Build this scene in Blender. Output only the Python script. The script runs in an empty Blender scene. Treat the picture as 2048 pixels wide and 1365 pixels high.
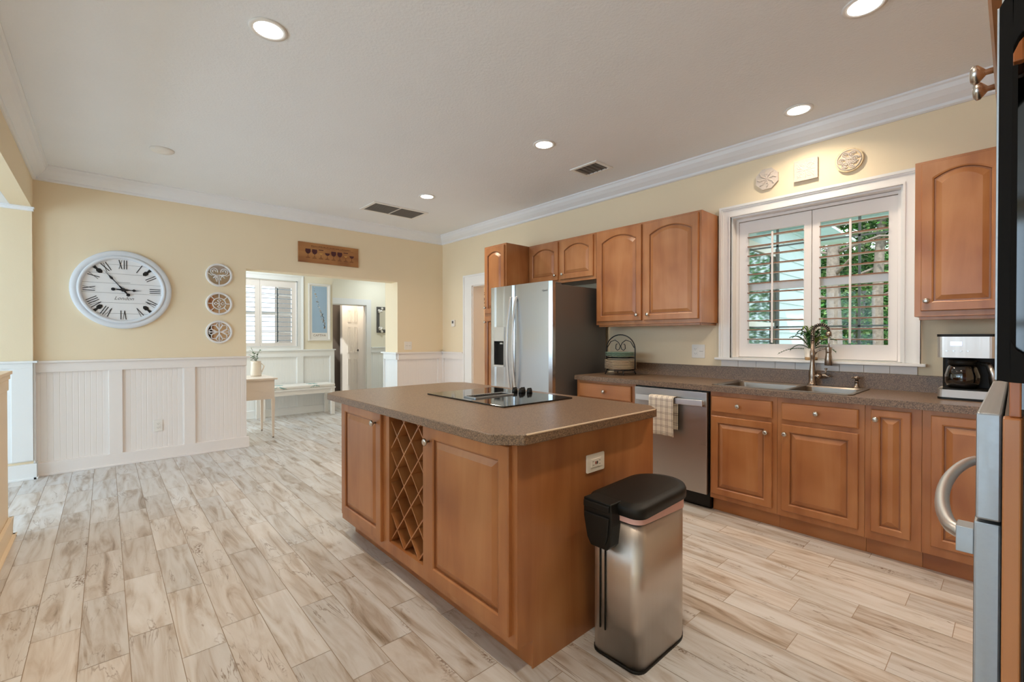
import bpy, bmesh, math, random
from mathutils import Vector, Matrix
random.seed(7)
PI = math.pi
sc = bpy.context.scene
COL = sc.collection

# ------------------------------------------------------------------ camera
cd = bpy.data.cameras.new('camera'); cam = bpy.data.objects.new('camera', cd); COL.objects.link(cam)
cam.location = (5.9373, -3.8873, 1.2607)
cam.rotation_euler = (PI/2 - 0.0072, 0.0, 0.8392)
cd.sensor_width = 36; cd.lens = 905.45/2048*36; cd.clip_start = 0.02; cd.clip_end = 200
sc.camera = cam

# ------------------------------------------------------------------ colour management, world
sc.view_settings.view_transform = 'Standard'; sc.view_settings.look = 'None'
sc.view_settings.exposure = 0.28; sc.view_settings.gamma = 1.0
sc.view_settings.use_curve_mapping = False
sc.cycles.use_denoising = True
sc.cycles.max_bounces = 10; sc.cycles.diffuse_bounces = 6; sc.cycles.glossy_bounces = 5
sc.cycles.transparent_max_bounces = 12; sc.cycles.transmission_bounces = 6
sc.cycles.sample_clamp_indirect = 4.0
sc.cycles.caustics_reflective = False; sc.cycles.caustics_refractive = False
w = bpy.data.worlds.new('world'); sc.world = w; w.use_nodes = True
bg = w.node_tree.nodes['Background']; bg.inputs[0].default_value = (0.86, 0.94, 1.0, 1); bg.inputs[1].default_value = 1.9

def light(name, kind, loc, rot, power, color, **kw):
    l = bpy.data.lights.new(name, kind); l.energy = power; l.color = color
    for k, v in kw.items(): setattr(l, k, v)
    o = bpy.data.objects.new(name, l); o.location = loc; o.rotation_euler = rot; COL.objects.link(o)
    return o
sun = light('sun', 'SUN', (0, -5, 10), (math.radians(38), 0, math.radians(28)), 3.2, (1, .96, .88), angle=0.02)
DAY = (0.50, 0.76, 1.0)
# daylight through the south room's windows (three panes in its south wall)
for x, p in ((1.3, 36), (3.3, 52), (5.3, 22)):
    light('window_daylight', 'AREA', (x, -7.72, 1.4), (PI/2, 0, 0), p, DAY, shape='RECTANGLE', size=1.4, size_y=1.7)
# added unseen area lamp brightening the hall, set at an invented south window
light('hall_side_fill', 'AREA', (-1.2, -4.7, 1.4), (PI/2, 0, 0), 22, (.66, .85, 1.0), shape='RECTANGLE', size=1.3, size_y=1.5)
POT = [(3.405, -3.268, 'recessed ceiling light nearest the left edge, above the open floor'),
       (5.455, -1.236, 'largest recessed ceiling light, cut by the top edge at the right'),
       (4.935, -0.356, 'recessed ceiling light above the sink window, close to the crown moulding'),
       (3.387, -1.250, 'recessed ceiling light above the island, beside the small vent'),
       (1.590, -1.244, 'smallest and farthest recessed ceiling light, beside the large return grille')]
CEIL = 2.82
WARM = (1.0, 0.82, 0.62)
for x, y, _ in POT:
    light('pot_glow', 'AREA', (x, y, CEIL-0.03), (0, 0, 0), 5 if y > -.5 else 9.5, WARM, shape='DISK', size=0.11, spread=math.radians(140))
light('pot_glow', 'AREA', (5.45, -3.25, CEIL-0.03), (0, 0, 0), 10, WARM, shape='DISK', size=0.11, spread=math.radians(150))
for x, y in ((-1.1, -2.2), (-2.6, 0.4)):
    light('hall_ceiling_fill', 'AREA', (x, y, 2.66), (0, 0, 0), 9, (.80, .92, 1), shape='DISK', size=0.3)  # added unseen ceiling lamps that brighten the hall
light('pantry_room_glow', 'AREA', (0.9, 1.1, 2.6), (0, 0, 0), 14, WARM, shape='DISK', size=0.2)
light('closet_fill', 'AREA', (-3.7, -0.1, 2.4), (0, 0, 0), 9, WARM, shape='DISK', size=0.15)  # added unseen lamp that lifts the closet and its white door

# ------------------------------------------------------------------ materials
def new_mat(name):
    m = bpy.data.materials.new(name); m.use_nodes = True
    return m, m.node_tree.nodes, m.node_tree.links, m.node_tree.nodes['Principled BSDF']
def hexc(h):
    c = [int(h[i:i+2], 16)/255 for i in (0, 2, 4)]
    return tuple(((x+.055)/1.055)**2.4 if x > .04045 else x/12.92 for x in c) + (1,)
def plain(name, col, rough=.5, metal=0., noise=.06, scale=9., spec=.5, bump=0., bscale=60, coat=0.):
    """slightly mottled principled material"""
    m, N, L, b = new_mat(name)
    col = hexc(col) if isinstance(col, str) else tuple(col)+(1,)
    tc = N.new('ShaderNodeTexCoord'); n = N.new('ShaderNodeTexNoise'); n.inputs['Scale'].default_value = scale
    L.new(tc.outputs['Object'], n.inputs['Vector'])
    mx = N.new('ShaderNodeMix'); mx.data_type = 'RGBA'
    mx.inputs[6].default_value = tuple(c*(1-noise) for c in col[:3])+(1,)
    mx.inputs[7].default_value = tuple(min(1, c*(1+noise)) for c in col[:3])+(1,)
    L.new(n.outputs['Fac'], mx.inputs[0]); L.new(mx.outputs[2], b.inputs['Base Color'])
    b.inputs['Roughness'].default_value = rough; b.inputs['Metallic'].default_value = metal
    b.inputs['Specular IOR Level'].default_value = spec
    if coat: b.inputs['Coat Weight'].default_value = coat; b.inputs['Coat Roughness'].default_value = .15
    if bump:
        n2 = N.new('ShaderNodeTexNoise'); n2.inputs['Scale'].default_value = bscale; n2.inputs['Detail'].default_value = 3
        L.new(tc.outputs['Object'], n2.inputs['Vector'])
        bp = N.new('ShaderNodeBump'); bp.inputs['Strength'].default_value = bump; bp.inputs['Distance'].default_value = .004
        L.new(n2.outputs['Fac'], bp.inputs['Height']); L.new(bp.outputs[0], b.inputs['Normal'])
    return m
def wood(name, c0, c1, c2, axis='Z', rough=.36, spec=.5):
    m, N, L, b = new_mat(name)
    tc = N.new('ShaderNodeTexCoord'); mp = N.new('ShaderNodeMapping')
    s = {'Z': (9, 9, 1.1), 'X': (1.1, 9, 9), 'Y': (9, 1.1, 9)}[axis]; mp.inputs['Scale'].default_value = s
    L.new(tc.outputs['Object'], mp.inputs['Vector'])
    n = N.new('ShaderNodeTexNoise'); n.inputs['Scale'].default_value = 1.0; n.inputs['Detail'].default_value = 5; n.inputs['Distortion'].default_value = .6
    L.new(mp.outputs[0], n.inputs['Vector'])
    n2 = N.new('ShaderNodeTexNoise'); n2.inputs['Scale'].default_value = 3.0; n2.inputs['Detail'].default_value = 2
    L.new(tc.outputs['Object'], n2.inputs['Vector'])
    ad = N.new('ShaderNodeMath'); ad.operation = 'MULTIPLY_ADD'; ad.inputs[1].default_value = .5
    L.new(n2.outputs['Fac'], ad.inputs[0])
    h = N.new('ShaderNodeMath'); h.operation = 'MULTIPLY'; h.inputs[1].default_value = .5; L.new(n.outputs['Fac'], h.inputs[0]); L.new(h.outputs[0], ad.inputs[2])
    r = N.new('ShaderNodeValToRGB'); e = r.color_ramp.elements
    e[0].position = .34; e[0].color = hexc(c0); e[1].position = .66; e[1].color = hexc(c2)
    k = e.new(.5); k.color = hexc(c1)
    L.new(ad.outputs[0], r.inputs[0]); L.new(r.outputs[0], b.inputs['Base Color'])
    b.inputs['Roughness'].default_value = rough; b.inputs['Specular IOR Level'].default_value = spec
    b.inputs['Coat Weight'].default_value = .25; b.inputs['Coat Roughness'].default_value = .25
    return m
def brushed(name, col, rough=.26, axis='Z', aniso=.6):
    m, N, L, b = new_mat(name)
    tc = N.new('ShaderNodeTexCoord'); mp = N.new('ShaderNodeMapping')
    mp.inputs['Scale'].default_value = {'Z': (160, 160, 1.5), 'X': (1.5, 160, 160), 'Y': (160, 1.5, 160)}[axis]
    L.new(tc.outputs['Object'], mp.inputs['Vector'])
    n = N.new('ShaderNodeTexNoise'); n.inputs['Scale'].default_value = 1; n.inputs['Detail'].default_value = 3
    L.new(mp.outputs[0], n.inputs['Vector'])
    mr = N.new('ShaderNodeMapRange'); mr.inputs[3].default_value = rough*.8; mr.inputs[4].default_value = rough*1.25
    L.new(n.outputs['Fac'], mr.inputs[0]); L.new(mr.outputs[0], b.inputs['Roughness'])
    b.inputs['Base Color'].default_value = hexc(col); b.inputs['Metallic'].default_value = 1
    b.inputs['Anisotropic'].default_value = aniso
    t = N.new('ShaderNodeTangent'); t.direction_type = 'RADIAL'; t.axis = axis
    L.new(t.outputs[0], b.inputs['Tangent'])
    return m
def glass(name, tint=(1, 1, 1), refl=.06, rough=0.0):
    m, N, L, b = new_mat(name); N.remove(b)
    t = N.new('ShaderNodeBsdfTransparent'); t.inputs[0].default_value = tint+(1,)
    g = N.new('ShaderNodeBsdfGlossy'); g.inputs['Roughness'].default_value = rough
    lw = N.new('ShaderNodeFresnel'); lw.inputs[0].default_value = 1.45
    mu = N.new('ShaderNodeMath'); mu.operation = 'MULTIPLY'; mu.inputs[1].default_value = refl/.04*1.0
    L.new(lw.outputs[0], mu.inputs[0])
    mx = N.new('ShaderNodeMixShader'); L.new(mu.outputs[0], mx.inputs[0]); L.new(t.outputs[0], mx.inputs[1]); L.new(g.outputs[0], mx.inputs[2])
    L.new(mx.outputs[0], N['Material Output'].inputs[0])
    return m
def emit(name, col, s):
    m, N, L, b = new_mat(name)
    b.inputs['Base Color'].default_value = (1, 1, 1, 1); b.inputs['Emission Color'].default_value = tuple(col)+(1,)
    b.inputs['Emission Strength'].default_value = s
    return m

M = {}
M['wall'] = plain('yellow_wall_paint', 'F0DFC0', .75, noise=.02, scale=3, bump=.15, bscale=180)
M['hallwall'] = plain('pale_yellow_wall_paint', 'F4EDDA', .75, noise=.02, scale=3)
M['white'] = plain('white_trim_paint', 'F1EFEC', .38, noise=.015, scale=4)
M['crown'] = plain('crown_paint', 'F0F2F5', .45, noise=.015, scale=4)
M['wains'] = plain('wainscot_paint', 'F0E9E4', .42, noise=.015, scale=4)
M['wains_hall'] = plain('hall_wainscot_paint', 'F0F2F2', .42, noise=.015, scale=4)
M['ceil'] = plain('textured_ceiling_paint', 'F1F4F8', .85, noise=.02, scale=2.5, bump=.45, bscale=70)
M['maple'] = wood('honey_maple', '955A32', 'AB7042', 'BA8253')
M['maple_x'] = wood('honey_maple_cross', '955A32', 'AB7042', 'BA8253', 'X')
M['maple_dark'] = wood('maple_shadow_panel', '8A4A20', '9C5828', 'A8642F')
M['glaze'] = wood('glazed_maple_groove', '7A4826', '8C5630', '9A623A')
M['softblack'] = plain('soft_black_handle', '0E0B09', .7, noise=.05, spec=.12)
M['sinksteel'] = brushed('sink_stainless', '8C8278', .36, 'X', .4)
M['strip'] = plain('painted_seam_gleam', 'E2CDB4', .3)  # pale tan paints the gleam along the laminate edge into the colour
M['inner'] = plain('cabinet_interior', '7A4420', .6)
M['knob'] = brushed('satin_nickel', 'C9C4BC', .28, aniso=0)
M['steel'] = brushed('brushed_stainless', 'C4C5C7', .24)
M['binsteel'] = brushed('fingerprint_stainless', 'CFC6BE', .38, aniso=.75)
M['steel_x'] = brushed('brushed_stainless_horizontal', 'B4B2B0', .30, 'X', .5)
M['steel_y'] = brushed('oven_stainless', 'A6ABB0', .48, 'Y', .2)
M['handle'] = brushed('handle_steel', 'DCDCDC', .36, aniso=.1)
M['fridge_side'] = plain('grey_steel_side_panel', '6E6B69', .42, metal=.5, noise=.03, scale=3)
M['bronze'] = brushed('brushed_nickel_fixture', 'A8988A', .27, aniso=.2)
M['black'] = plain('black_plastic', '15130F', .5, noise=.05, spec=.3)
M['winframe'] = plain('grey_window_muntin', '7C8886', .5)
M['blackglass'] = plain('black_glass', '060606', .06, noise=0, spec=.8)
M['iron'] = plain('black_wrought_iron', '14110F', .5, noise=.1)
M['outlet'] = plain('outlet_plastic', 'EFEAE2', .35, noise=.01)
M['slot'] = plain('dark_slot', '3A3530', .6)
M['greyslot'] = plain('vent_cavity', '5A5652', .7)
M['lens'] = emit('lamp_lens', (1, .97, .9), 14)
M['plaster'] = plain('cast_plaster', 'D8CCC0', .8, noise=.05, scale=20, bump=.5, bscale=90)
M['plaster2'] = plain('antiqued_plaster', 'E6CFA8', .8, noise=.3, scale=45, bump=.8, bscale=70)
M['clockwhite'] = plain('whitewashed_frame', 'E2E6EC', .5, noise=.05, scale=14)
M['clockface'] = plain('whitewashed_boards', 'EDECEC', .6, noise=.03, scale=12)
M['ink'] = plain('black_ink', '1C1A1C', .6)
M['mirror'] = plain('mirror_glass', 'E0DCD4', .03, metal=1, noise=0)
M['medal'] = plain('white_cast_frame', 'EBE8E6', .55, noise=.04, scale=30)
M['signwood'] = wood('rustic_sign_wood', '7A4828', 'A8713F', 'B8844C', 'Y', .6)
M['wine'] = plain('painted_red_wine', '4A1E22', .6); M['wine2'] = plain('painted_white_wine', 'C99A50', .6); M['signink'] = plain('sign_ink', '6B3F24', .7)
M['towel'] = None
M['ceramic'] = plain('white_ceramic', 'EDE6DC', .3); M['cork'] = plain('tan_ceramic', 'C9A274', .6)
M['green'] = plain('fern_green', '2F5A28', .55, noise=.4, scale=25); M['greenl'] = plain('fern_light_green', '7E9438', .55, noise=.3, scale=25)
M['platecream'] = plain('cream_stoneware', 'E2CDB0', .3, noise=.05); M['plategreen'] = plain('sage_stoneware', '94AE9A', .3, noise=.05)
M['teal'] = plain('teal_soffit_paint', 'CFEDF4', .6); M['siding'] = plain('pale_aqua_siding', 'DAEDF4', .6)
M['bark'] = plain('pine_bark', '8C8078', .9, noise=.6, scale=22, bump=1, bscale=30)
M['leafa'] = plain('leaf_green', '4A8638', .6, noise=.5, scale=3); M['leafb'] = plain('leaf_pale', '86A866', .6, noise=.4, scale=3); M['leafc'] = plain('leaf_dark', '2C5A2A', .6, noise=.4, scale=3)
M['ground'] = plain('pine_straw_ground', '8E8662', .9, noise=.5, scale=5)
M['glass'] = glass('window_glass', (.97, 1, .99), .008)
M['winglass'] = plain('outside_window_glass', 'A8B8B8', .04, metal=.9, noise=0)
M['screen'] = emit('clock_display', (.25, .35, 1), 3.0)
M['brownedge'] = plain('louver_edge_shade', '8A5F45', .6); M['louver'] = plain('shutter_paint', 'F0EAE6', .4, noise=.01)  # brown front edge paints the shadow on the louver blades into their colour
M['darkedge'] = plain('hall_louver_edge', '8FA3B8', .6); M['darkrod'] = plain('dark_tilt_rod', '2E3E44', .5)
M['closet'] = plain('taupe_closet_paint', '6E655E', .8); M['cloth_navy'] = plain('navy_cloth', '1E2A44', .9); M['cloth_dk'] = plain('dark_cloth', '3A3530', .9)
M['sky_print'] = plain('poster_blue', 'A8C4DE', .5, noise=.08, scale=3); M['taupe'] = plain('shell_print', '8C7A68', .7)
M['tabletop'] = plain('oatmeal_table_paint', 'EADFD4', .5, noise=.03)
M['liner'] = plain('pink_bin_liner', 'E8B8AE', .5, noise=.15, scale=12)
M['tan_tile'] = plain('white_apron_tile', 'E4DCD6', .3)
M['cream_post'] = plain('cream_half_wall', 'F3DFC2', .6, noise=.02)
M['redled'] = plain('red_button', 'A04030', .5)

def mat_counter():
    m, N, L, b = new_mat('speckled_brown_laminate')
    tc = N.new('ShaderNodeTexCoord'); n = N.new('ShaderNodeTexNoise'); n.inputs['Scale'].default_value = 240; n.inputs['Detail'].default_value = 4
    L.new(tc.outputs['Object'], n.inputs['Vector'])
    r = N.new('ShaderNodeValToRGB'); e = r.color_ramp.elements
    e[0].position = .36; e[0].color = hexc('4E3E33'); e[1].position = .66; e[1].color = hexc('957A62')
    L.new(n.outputs['Fac'], r.inputs[0]); L.new(r.outputs[0], b.inputs['Base Color']); b.inputs['Roughness'].default_value = .33
    return m
M['counter'] = mat_counter()
def mat_floor():
    m, N, L, b = new_mat('wood_look_porcelain_plank')
    uv = N.new('ShaderNodeUVMap'); uv.uv_map = 'UVMap'
    at = N.new('ShaderNodeAttribute'); at.attribute_name = 'tone'
    mp = N.new('ShaderNodeMapping'); mp.inputs['Scale'].default_value = (.75, 5.4, 1); L.new(uv.outputs[0], mp.inputs[0])
    n = N.new('ShaderNodeTexNoise'); n.inputs['Scale'].default_value = 2.4; n.inputs['Detail'].default_value = 6; n.inputs['Distortion'].default_value = 1.3; n.inputs['Roughness'].default_value = .55
    L.new(mp.outputs[0], n.inputs['Vector'])
    r = N.new('ShaderNodeValToRGB'); e = r.color_ramp.elements
    e[0].position = .22; e[0].color = hexc('92806C'); e[1].position = .72; e[1].color = hexc('EDEDEE')
    k = e.new(.36); k.color = hexc('C6BAAE'); k = e.new(.46); k.color = hexc('DAD5D0'); k = e.new(.55); k.color = hexc('E4E2E0')
    L.new(n.outputs['Fac'], r.inputs[0])
    # thin darker veins
    mp2 = N.new('ShaderNodeMapping'); mp2.inputs['Scale'].default_value = (.8, 5.5, 1); mp2.inputs['Location'].default_value = (5, 3, 0); L.new(uv.outputs[0], mp2.inputs[0])
    n2 = N.new('ShaderNodeTexNoise'); n2.inputs['Scale'].default_value = 2.0; n2.inputs['Detail'].default_value = 7; n2.inputs['Distortion'].default_value = 1.8
    L.new(mp2.outputs[0], n2.inputs['Vector'])
    r2 = N.new('ShaderNodeValToRGB'); e = r2.color_ramp.elements
    e[0].position = .485; e[0].color = (0, 0, 0, 1); e[1].position = .515; e[1].color = (0, 0, 0, 1)
    k = e.new(.5); k.color = (1, 1, 1, 1); L.new(n2.outputs['Fac'], r2.inputs[0])
    n3 = N.new('ShaderNodeTexNoise'); n3.inputs['Scale'].default_value = 3.0; L.new(uv.outputs[0], n3.inputs['Vector'])
    r3 = N.new('ShaderNodeValToRGB'); e = r3.color_ramp.elements; e[0].position = .48; e[0].color = (0, 0, 0, 1); e[1].position = .64; e[1].color = (1, 1, 1, 1)
    L.new(n3.outputs['Fac'], r3.inputs[0])
    mu = N.new('ShaderNodeMath'); mu.operation = 'MULTIPLY'; L.new(r2.outputs[0], mu.inputs[0]); L.new(r3.outputs[0], mu.inputs[1])
    mu2 = N.new('ShaderNodeMath'); mu2.operation = 'MULTIPLY'; mu2.inputs[1].default_value = .75; L.new(mu.outputs[0], mu2.inputs[0])
    # speckled knots
    n4 = N.new('ShaderNodeTexNoise'); n4.inputs['Scale'].default_value = 1.5; mp4 = N.new('ShaderNodeMapping'); mp4.inputs['Scale'].default_value = (1.6, 6, 1); mp4.inputs['Location'].default_value = (9, 1, 0)
    L.new(uv.outputs[0], mp4.inputs[0]); L.new(mp4.outputs[0], n4.inputs['Vector'])
    r4 = N.new('ShaderNodeValToRGB'); e = r4.color_ramp.elements; e[0].position = .66; e[0].color = (0, 0, 0, 1); e[1].position = .74; e[1].color = (1, 1, 1, 1); L.new(n4.outputs['Fac'], r4.inputs[0])
    n5 = N.new('ShaderNodeTexNoise'); n5.inputs['Scale'].default_value = 90; n5.inputs['Detail'].default_value = 2; L.new(uv.outputs[0], n5.inputs['Vector'])
    r5 = N.new('ShaderNodeValToRGB'); e = r5.color_ramp.elements; e[0].position = .45; e[0].color = (0, 0, 0, 1); e[1].position = .6; e[1].color = (1, 1, 1, 1); L.new(n5.outputs['Fac'], r5.inputs[0])
    mk = N.new('ShaderNodeMath'); mk.operation = 'MULTIPLY'; L.new(r4.outputs[0], mk.inputs[0]); L.new(r5.outputs[0], mk.inputs[1])
    mk2 = N.new('ShaderNodeMath'); mk2.operation = 'MAXIMUM'; L.new(mk.outputs[0], mk2.inputs[0]); L.new(mu2.outputs[0], mk2.inputs[1])
    mx = N.new('ShaderNodeMix'); mx.data_type = 'RGBA'; mx.inputs[7].default_value = hexc('7E6248')
    L.new(mk2.outputs[0], mx.inputs[0]); L.new(r.outputs[0], mx.inputs[6])
    mt = N.new('ShaderNodeMix'); mt.data_type = 'RGBA'; mt.blend_type = 'MULTIPLY'; mt.inputs[0].default_value = 1
    L.new(mx.outputs[2], mt.inputs[6]); L.new(at.outputs['Color'], mt.inputs[7])
    L.new(mt.outputs[2], b.inputs['Base Color']); b.inputs['Roughness'].default_value = .33; b.inputs['Specular IOR Level'].default_value = .4
    return m
M['tile'] = mat_floor(); M['grout'] = plain('beige_grout', 'A89684', .9)
def mat_towel():
    m, N, L, b = new_mat('plaid_towel')
    tc = N.new('ShaderNodeUVMap'); tc.uv_map = 'UVMap'
    sep = N.new('ShaderNodeSeparateXYZ'); L.new(tc.outputs[0], sep.inputs[0])
    outs = []
    for ax, per in ((0, .045), (1, .06)):
        last = None
        for off in (0.0, .011):
            a = N.new('ShaderNodeMath'); a.operation = 'ADD'; a.inputs[1].default_value = off+5; L.new(sep.outputs[ax], a.inputs[0])
            p = N.new('ShaderNodeMath'); p.operation = 'PINGPONG'; p.inputs[1].default_value = per/2; L.new(a.outputs[0], p.inputs[0])
            c = N.new('ShaderNodeMath'); c.operation = 'LESS_THAN'; c.inputs[1].default_value = .0018; L.new(p.outputs[0], c.inputs[0])
            if last:
                s = N.new('ShaderNodeMath'); s.operation = 'MAXIMUM'; L.new(last.outputs[0], s.inputs[0]); L.new(c.outputs[0], s.inputs[1]); last = s
            else: last = c
        outs.append(last)
    s = N.new('ShaderNodeMath'); s.operation = 'ADD'; L.new(outs[0].outputs[0], s.inputs[0]); L.new(outs[1].outputs[0], s.inputs[1])
    h = N.new('ShaderNodeMath'); h.operation = 'MULTIPLY'; h.inputs[1].default_value = .75; h.use_clamp = True; L.new(s.outputs[0], h.inputs[0])
    mx = N.new('ShaderNodeMix'); mx.data_type = 'RGBA'; mx.inputs[6].default_value = hexc('DCD2C4'); mx.inputs[7].default_value = hexc('6E5E58')
    L.new(h.outputs[0], mx.inputs[0]); L.new(mx.outputs[2], b.inputs['Base Color']); b.inputs['Roughness'].default_value = .9
    return m
M['towel'] = mat_towel()
def mat_cushion():
    m, N, L, b = new_mat('white_cushion_fabric')
    b.inputs['Base Color'].default_value = hexc('F2EEE8'); b.inputs['Roughness'].default_value = .9
    return m
M['cushion'] = mat_cushion(); M['coral'] = plain('aqua_coral_print', '8FB8B8', .9)

# ------------------------------------------------------------------ mesh builder
def T_S(y0):  return lambda u, v, w: (u, y0-w, v)      # face looking -y (north wall things)
def T_E(x0):  return lambda u, v, w: (x0+w, u, v)      # face looking +x (west wall things)
def T_W(x0):  return lambda u, v, w: (x0-w, u, v)      # face looking -x (east tower)
def T_N(y0):  return lambda u, v, w: (u, y0+w, v)
def T_D(z0):  return lambda u, v, w: (u, v, z0-w)      # hanging from ceiling
def T_U(z0):  return lambda u, v, w: (u, v, z0+w)
class MB:
    def __init__(s): s.v = []; s.f = []; s.m = []; s.s = []; s.mats = []
    def mi(s, mat):
        if mat not in s.mats: s.mats.append(mat)
        return s.mats.index(mat)
    def add(s, vs, fs, mat, smooth=False):
        o = len(s.v); s.v += [tuple(p) for p in vs]; k = s.mi(mat)
        for f in fs: s.f.append(tuple(i+o for i in f)); s.m.append(k); s.s.append(smooth)
        return s
    def box(s, x0, x1, y0, y1, z0, z1, mat):
        return s.add([(x, y, z) for z in (z0, z1) for y in (y0, y1) for x in (x0, x1)],
                     [(0, 2, 3, 1), (4, 5, 7, 6), (0, 1, 5, 4), (2, 6, 7, 3), (0, 4, 6, 2), (1, 3, 7, 5)], mat)
    def tbox(s, T, u0, u1, v0, v1, w0, w1, mat):
        return s.add([T(u, v, w) for w in (w0, w1) for v in (v0, v1) for u in (u0, u1)],
                     [(0, 2, 3, 1), (4, 5, 7, 6), (0, 1, 5, 4), (2, 6, 7, 3), (0, 4, 6, 2), (1, 3, 7, 5)], mat)
    def prism(s, T, poly, w0, w1, mat, smooth=False):
        n = len(poly); vs = [T(u, v, w0) for u, v in poly]+[T(u, v, w1) for u, v in poly]
        s.add(vs, [tuple(range(n)), tuple(range(n, 2*n))], mat)
        return s.add(vs, [(i, (i+1) % n, (i+1) % n+n, i+n) for i in range(n)], mat, smooth)
    def ring(s, T, outer, inner, w0, w1, mat, smooth=False):
        n = len(outer); vs = [T(u, v, w) for w in (w0, w1) for P in (outer, inner) for u, v in P]
        fs = []
        for i in range(n):
            j = (i+1) % n
            fs += [(i, j, j+n, i+n), (i+2*n, i+3*n, j+3*n, j+2*n), (i, i+2*n, j+2*n, j), (i+n, j+n, j+3*n, i+3*n)]
        return s.add(vs, fs, mat, smooth)
    def lathe(s, c, prof, mat, T=None, seg=24, smooth=True, caps=True):
        """profile (r, h) about an axis through c; T maps (u,v,w) with w the axis"""
        T = T or (lambda u, v, w: (c[0]+u, c[1]+v, c[2]+w)); vs = []; n = len(prof)
        for r, h in prof:
            for k in range(seg):
                a = 2*PI*k/seg; vs.append(T(r*math.cos(a), r*math.sin(a), h))
        fs = [(i*seg+k, i*seg+(k+1) % seg, (i+1)*seg+(k+1) % seg, (i+1)*seg+k) for i in range(n-1) for k in range(seg)]
        s.add(vs, fs, mat, smooth)
        if caps: s.add(vs, [tuple(range(seg)), tuple(range((n-1)*seg, n*seg))], mat)
        return s
    def tube(s, pts, r, mat, seg=8, closed=False):
        pts = [Vector(p) for p in pts]; n = len(pts); vs = []
        rs = r if isinstance(r, (list, tuple)) else [r]*n
        nrm = None
        for i, p in enumerate(pts):
            a = pts[(i-1) % n] if (i or closed) else p; b = pts[(i+1) % n] if (i < n-1 or closed) else p
            t = (b-a).normalized()
            if nrm is None: nrm = t.orthogonal().normalized()
            nrm = (nrm-t*nrm.dot(t)).normalized() if (nrm-t*nrm.dot(t)).length > 1e-6 else t.orthogonal().normalized()
            bi = t.cross(nrm)
            for k in range(seg):
                q = 2*PI*k/seg; vs.append(p+(nrm*math.cos(q)+bi*math.sin(q))*rs[i])
        m = n if closed else n-1
        fs = [(i*seg+k, i*seg+(k+1) % seg, ((i+1) % n)*seg+(k+1) % seg, ((i+1) % n)*seg+k) for i in range(m) for k in range(seg)]
        s.add(vs, fs, mat, True)
        if not closed: s.add(vs, [tuple(range(seg)), tuple(range((n-1)*seg, n*seg))], mat)
        return s
    def build(s, name, parent=None, bevel=0, loc=None, seg=2):
        """loc = world base point; vertices are given in world space"""
        base = Vector(loc) if loc else (Vector(parent['_b']) if parent is not None else Vector((0, 0, 0)))
        me = bpy.data.meshes.new(name)
        me.from_pydata([tuple(Vector(p)-base) for p in s.v], [], s.f)
        for mt in s.mats: me.materials.append(mt)
        me.polygons.foreach_set('material_index', s.m); me.polygons.foreach_set('use_smooth', s.s)
        bm = bmesh.new(); bm.from_mesh(me); bmesh.ops.remove_doubles(bm, verts=bm.verts, dist=1e-6)
        bmesh.ops.recalc_face_normals(bm, faces=bm.faces); bm.to_mesh(me); bm.free()
        o = bpy.data.objects.new(name, me); COL.objects.link(o)
        if parent is not None: o.parent = parent
        else: o.location = base
        o['_b'] = tuple(base)
        if bevel:
            b = o.modifiers.new('bevel', 'BEVEL'); b.width = bevel; b.segments = seg; b.limit_method = 'ANGLE'; b.angle_limit = math.radians(40)
        return o
def tag(o, label=None, cat=None, group=None, kind=None):
    for k, v in (('label', label), ('category', cat), ('group', group), ('kind', kind)):
        if v: o[k] = v
    return o
def empty(name, loc, label, cat, group=None):
    o = bpy.data.objects.new(name, None); COL.objects.link(o); o.location = loc; o['_b'] = tuple(loc); o.empty_display_size = .05
    return tag(o, label, cat, group)
def copy_tree(o, parent=None):
    c = o.copy(); COL.objects.link(c)
    if parent is not None: c.parent = parent
    for ch in list(o.children): copy_tree(ch, c)
    return c
def struct(name, mb, bevel=0): return tag(mb.build(name, bevel=bevel), kind='structure')
def circ(cx, cy, rx, ry=None, n=32, a0=0): ry = ry or rx; return [(cx+rx*math.cos(a0+2*PI*i/n), cy+ry*math.sin(a0+2*PI*i/n)) for i in range(n)]
def rrect(u0, u1, v0, v1, r, n=5):
    P = []
    for cx, cy, a in ((u1-r, v0+r, -PI/2), (u1-r, v1-r, 0), (u0+r, v1-r, PI/2), (u0+r, v0+r, PI)):
        for i in range(n+1): P.append((cx+r*math.cos(a+PI/2*i/n), cy+r*math.sin(a+PI/2*i/n)))
    return P
def text_mesh(body, size, T, u, v, w, mat, name, parent, shear=0, align='CENTER', depth=.0006):
    cu = bpy.data.curves.new('t', 'FONT'); cu.body = body; cu.size = size; cu.align_x = align; cu.align_y = 'CENTER'; cu.shear = shear; cu.resolution_u = 2
    to = bpy.data.objects.new('t', cu); COL.objects.link(to); bpy.context.view_layer.update()
    me = bpy.data.meshes.new_from_object(to); bpy.data.objects.remove(to); bpy.data.curves.remove(cu)
    mb = MB(); vs = [T(u+p.co.x, v+p.co.y, w) for p in me.vertices]; mb.add(vs, [tuple(f.vertices) for f in me.polygons], mat)
    bpy.data.meshes.remove(me)
    return mb.build(name, parent)

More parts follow.
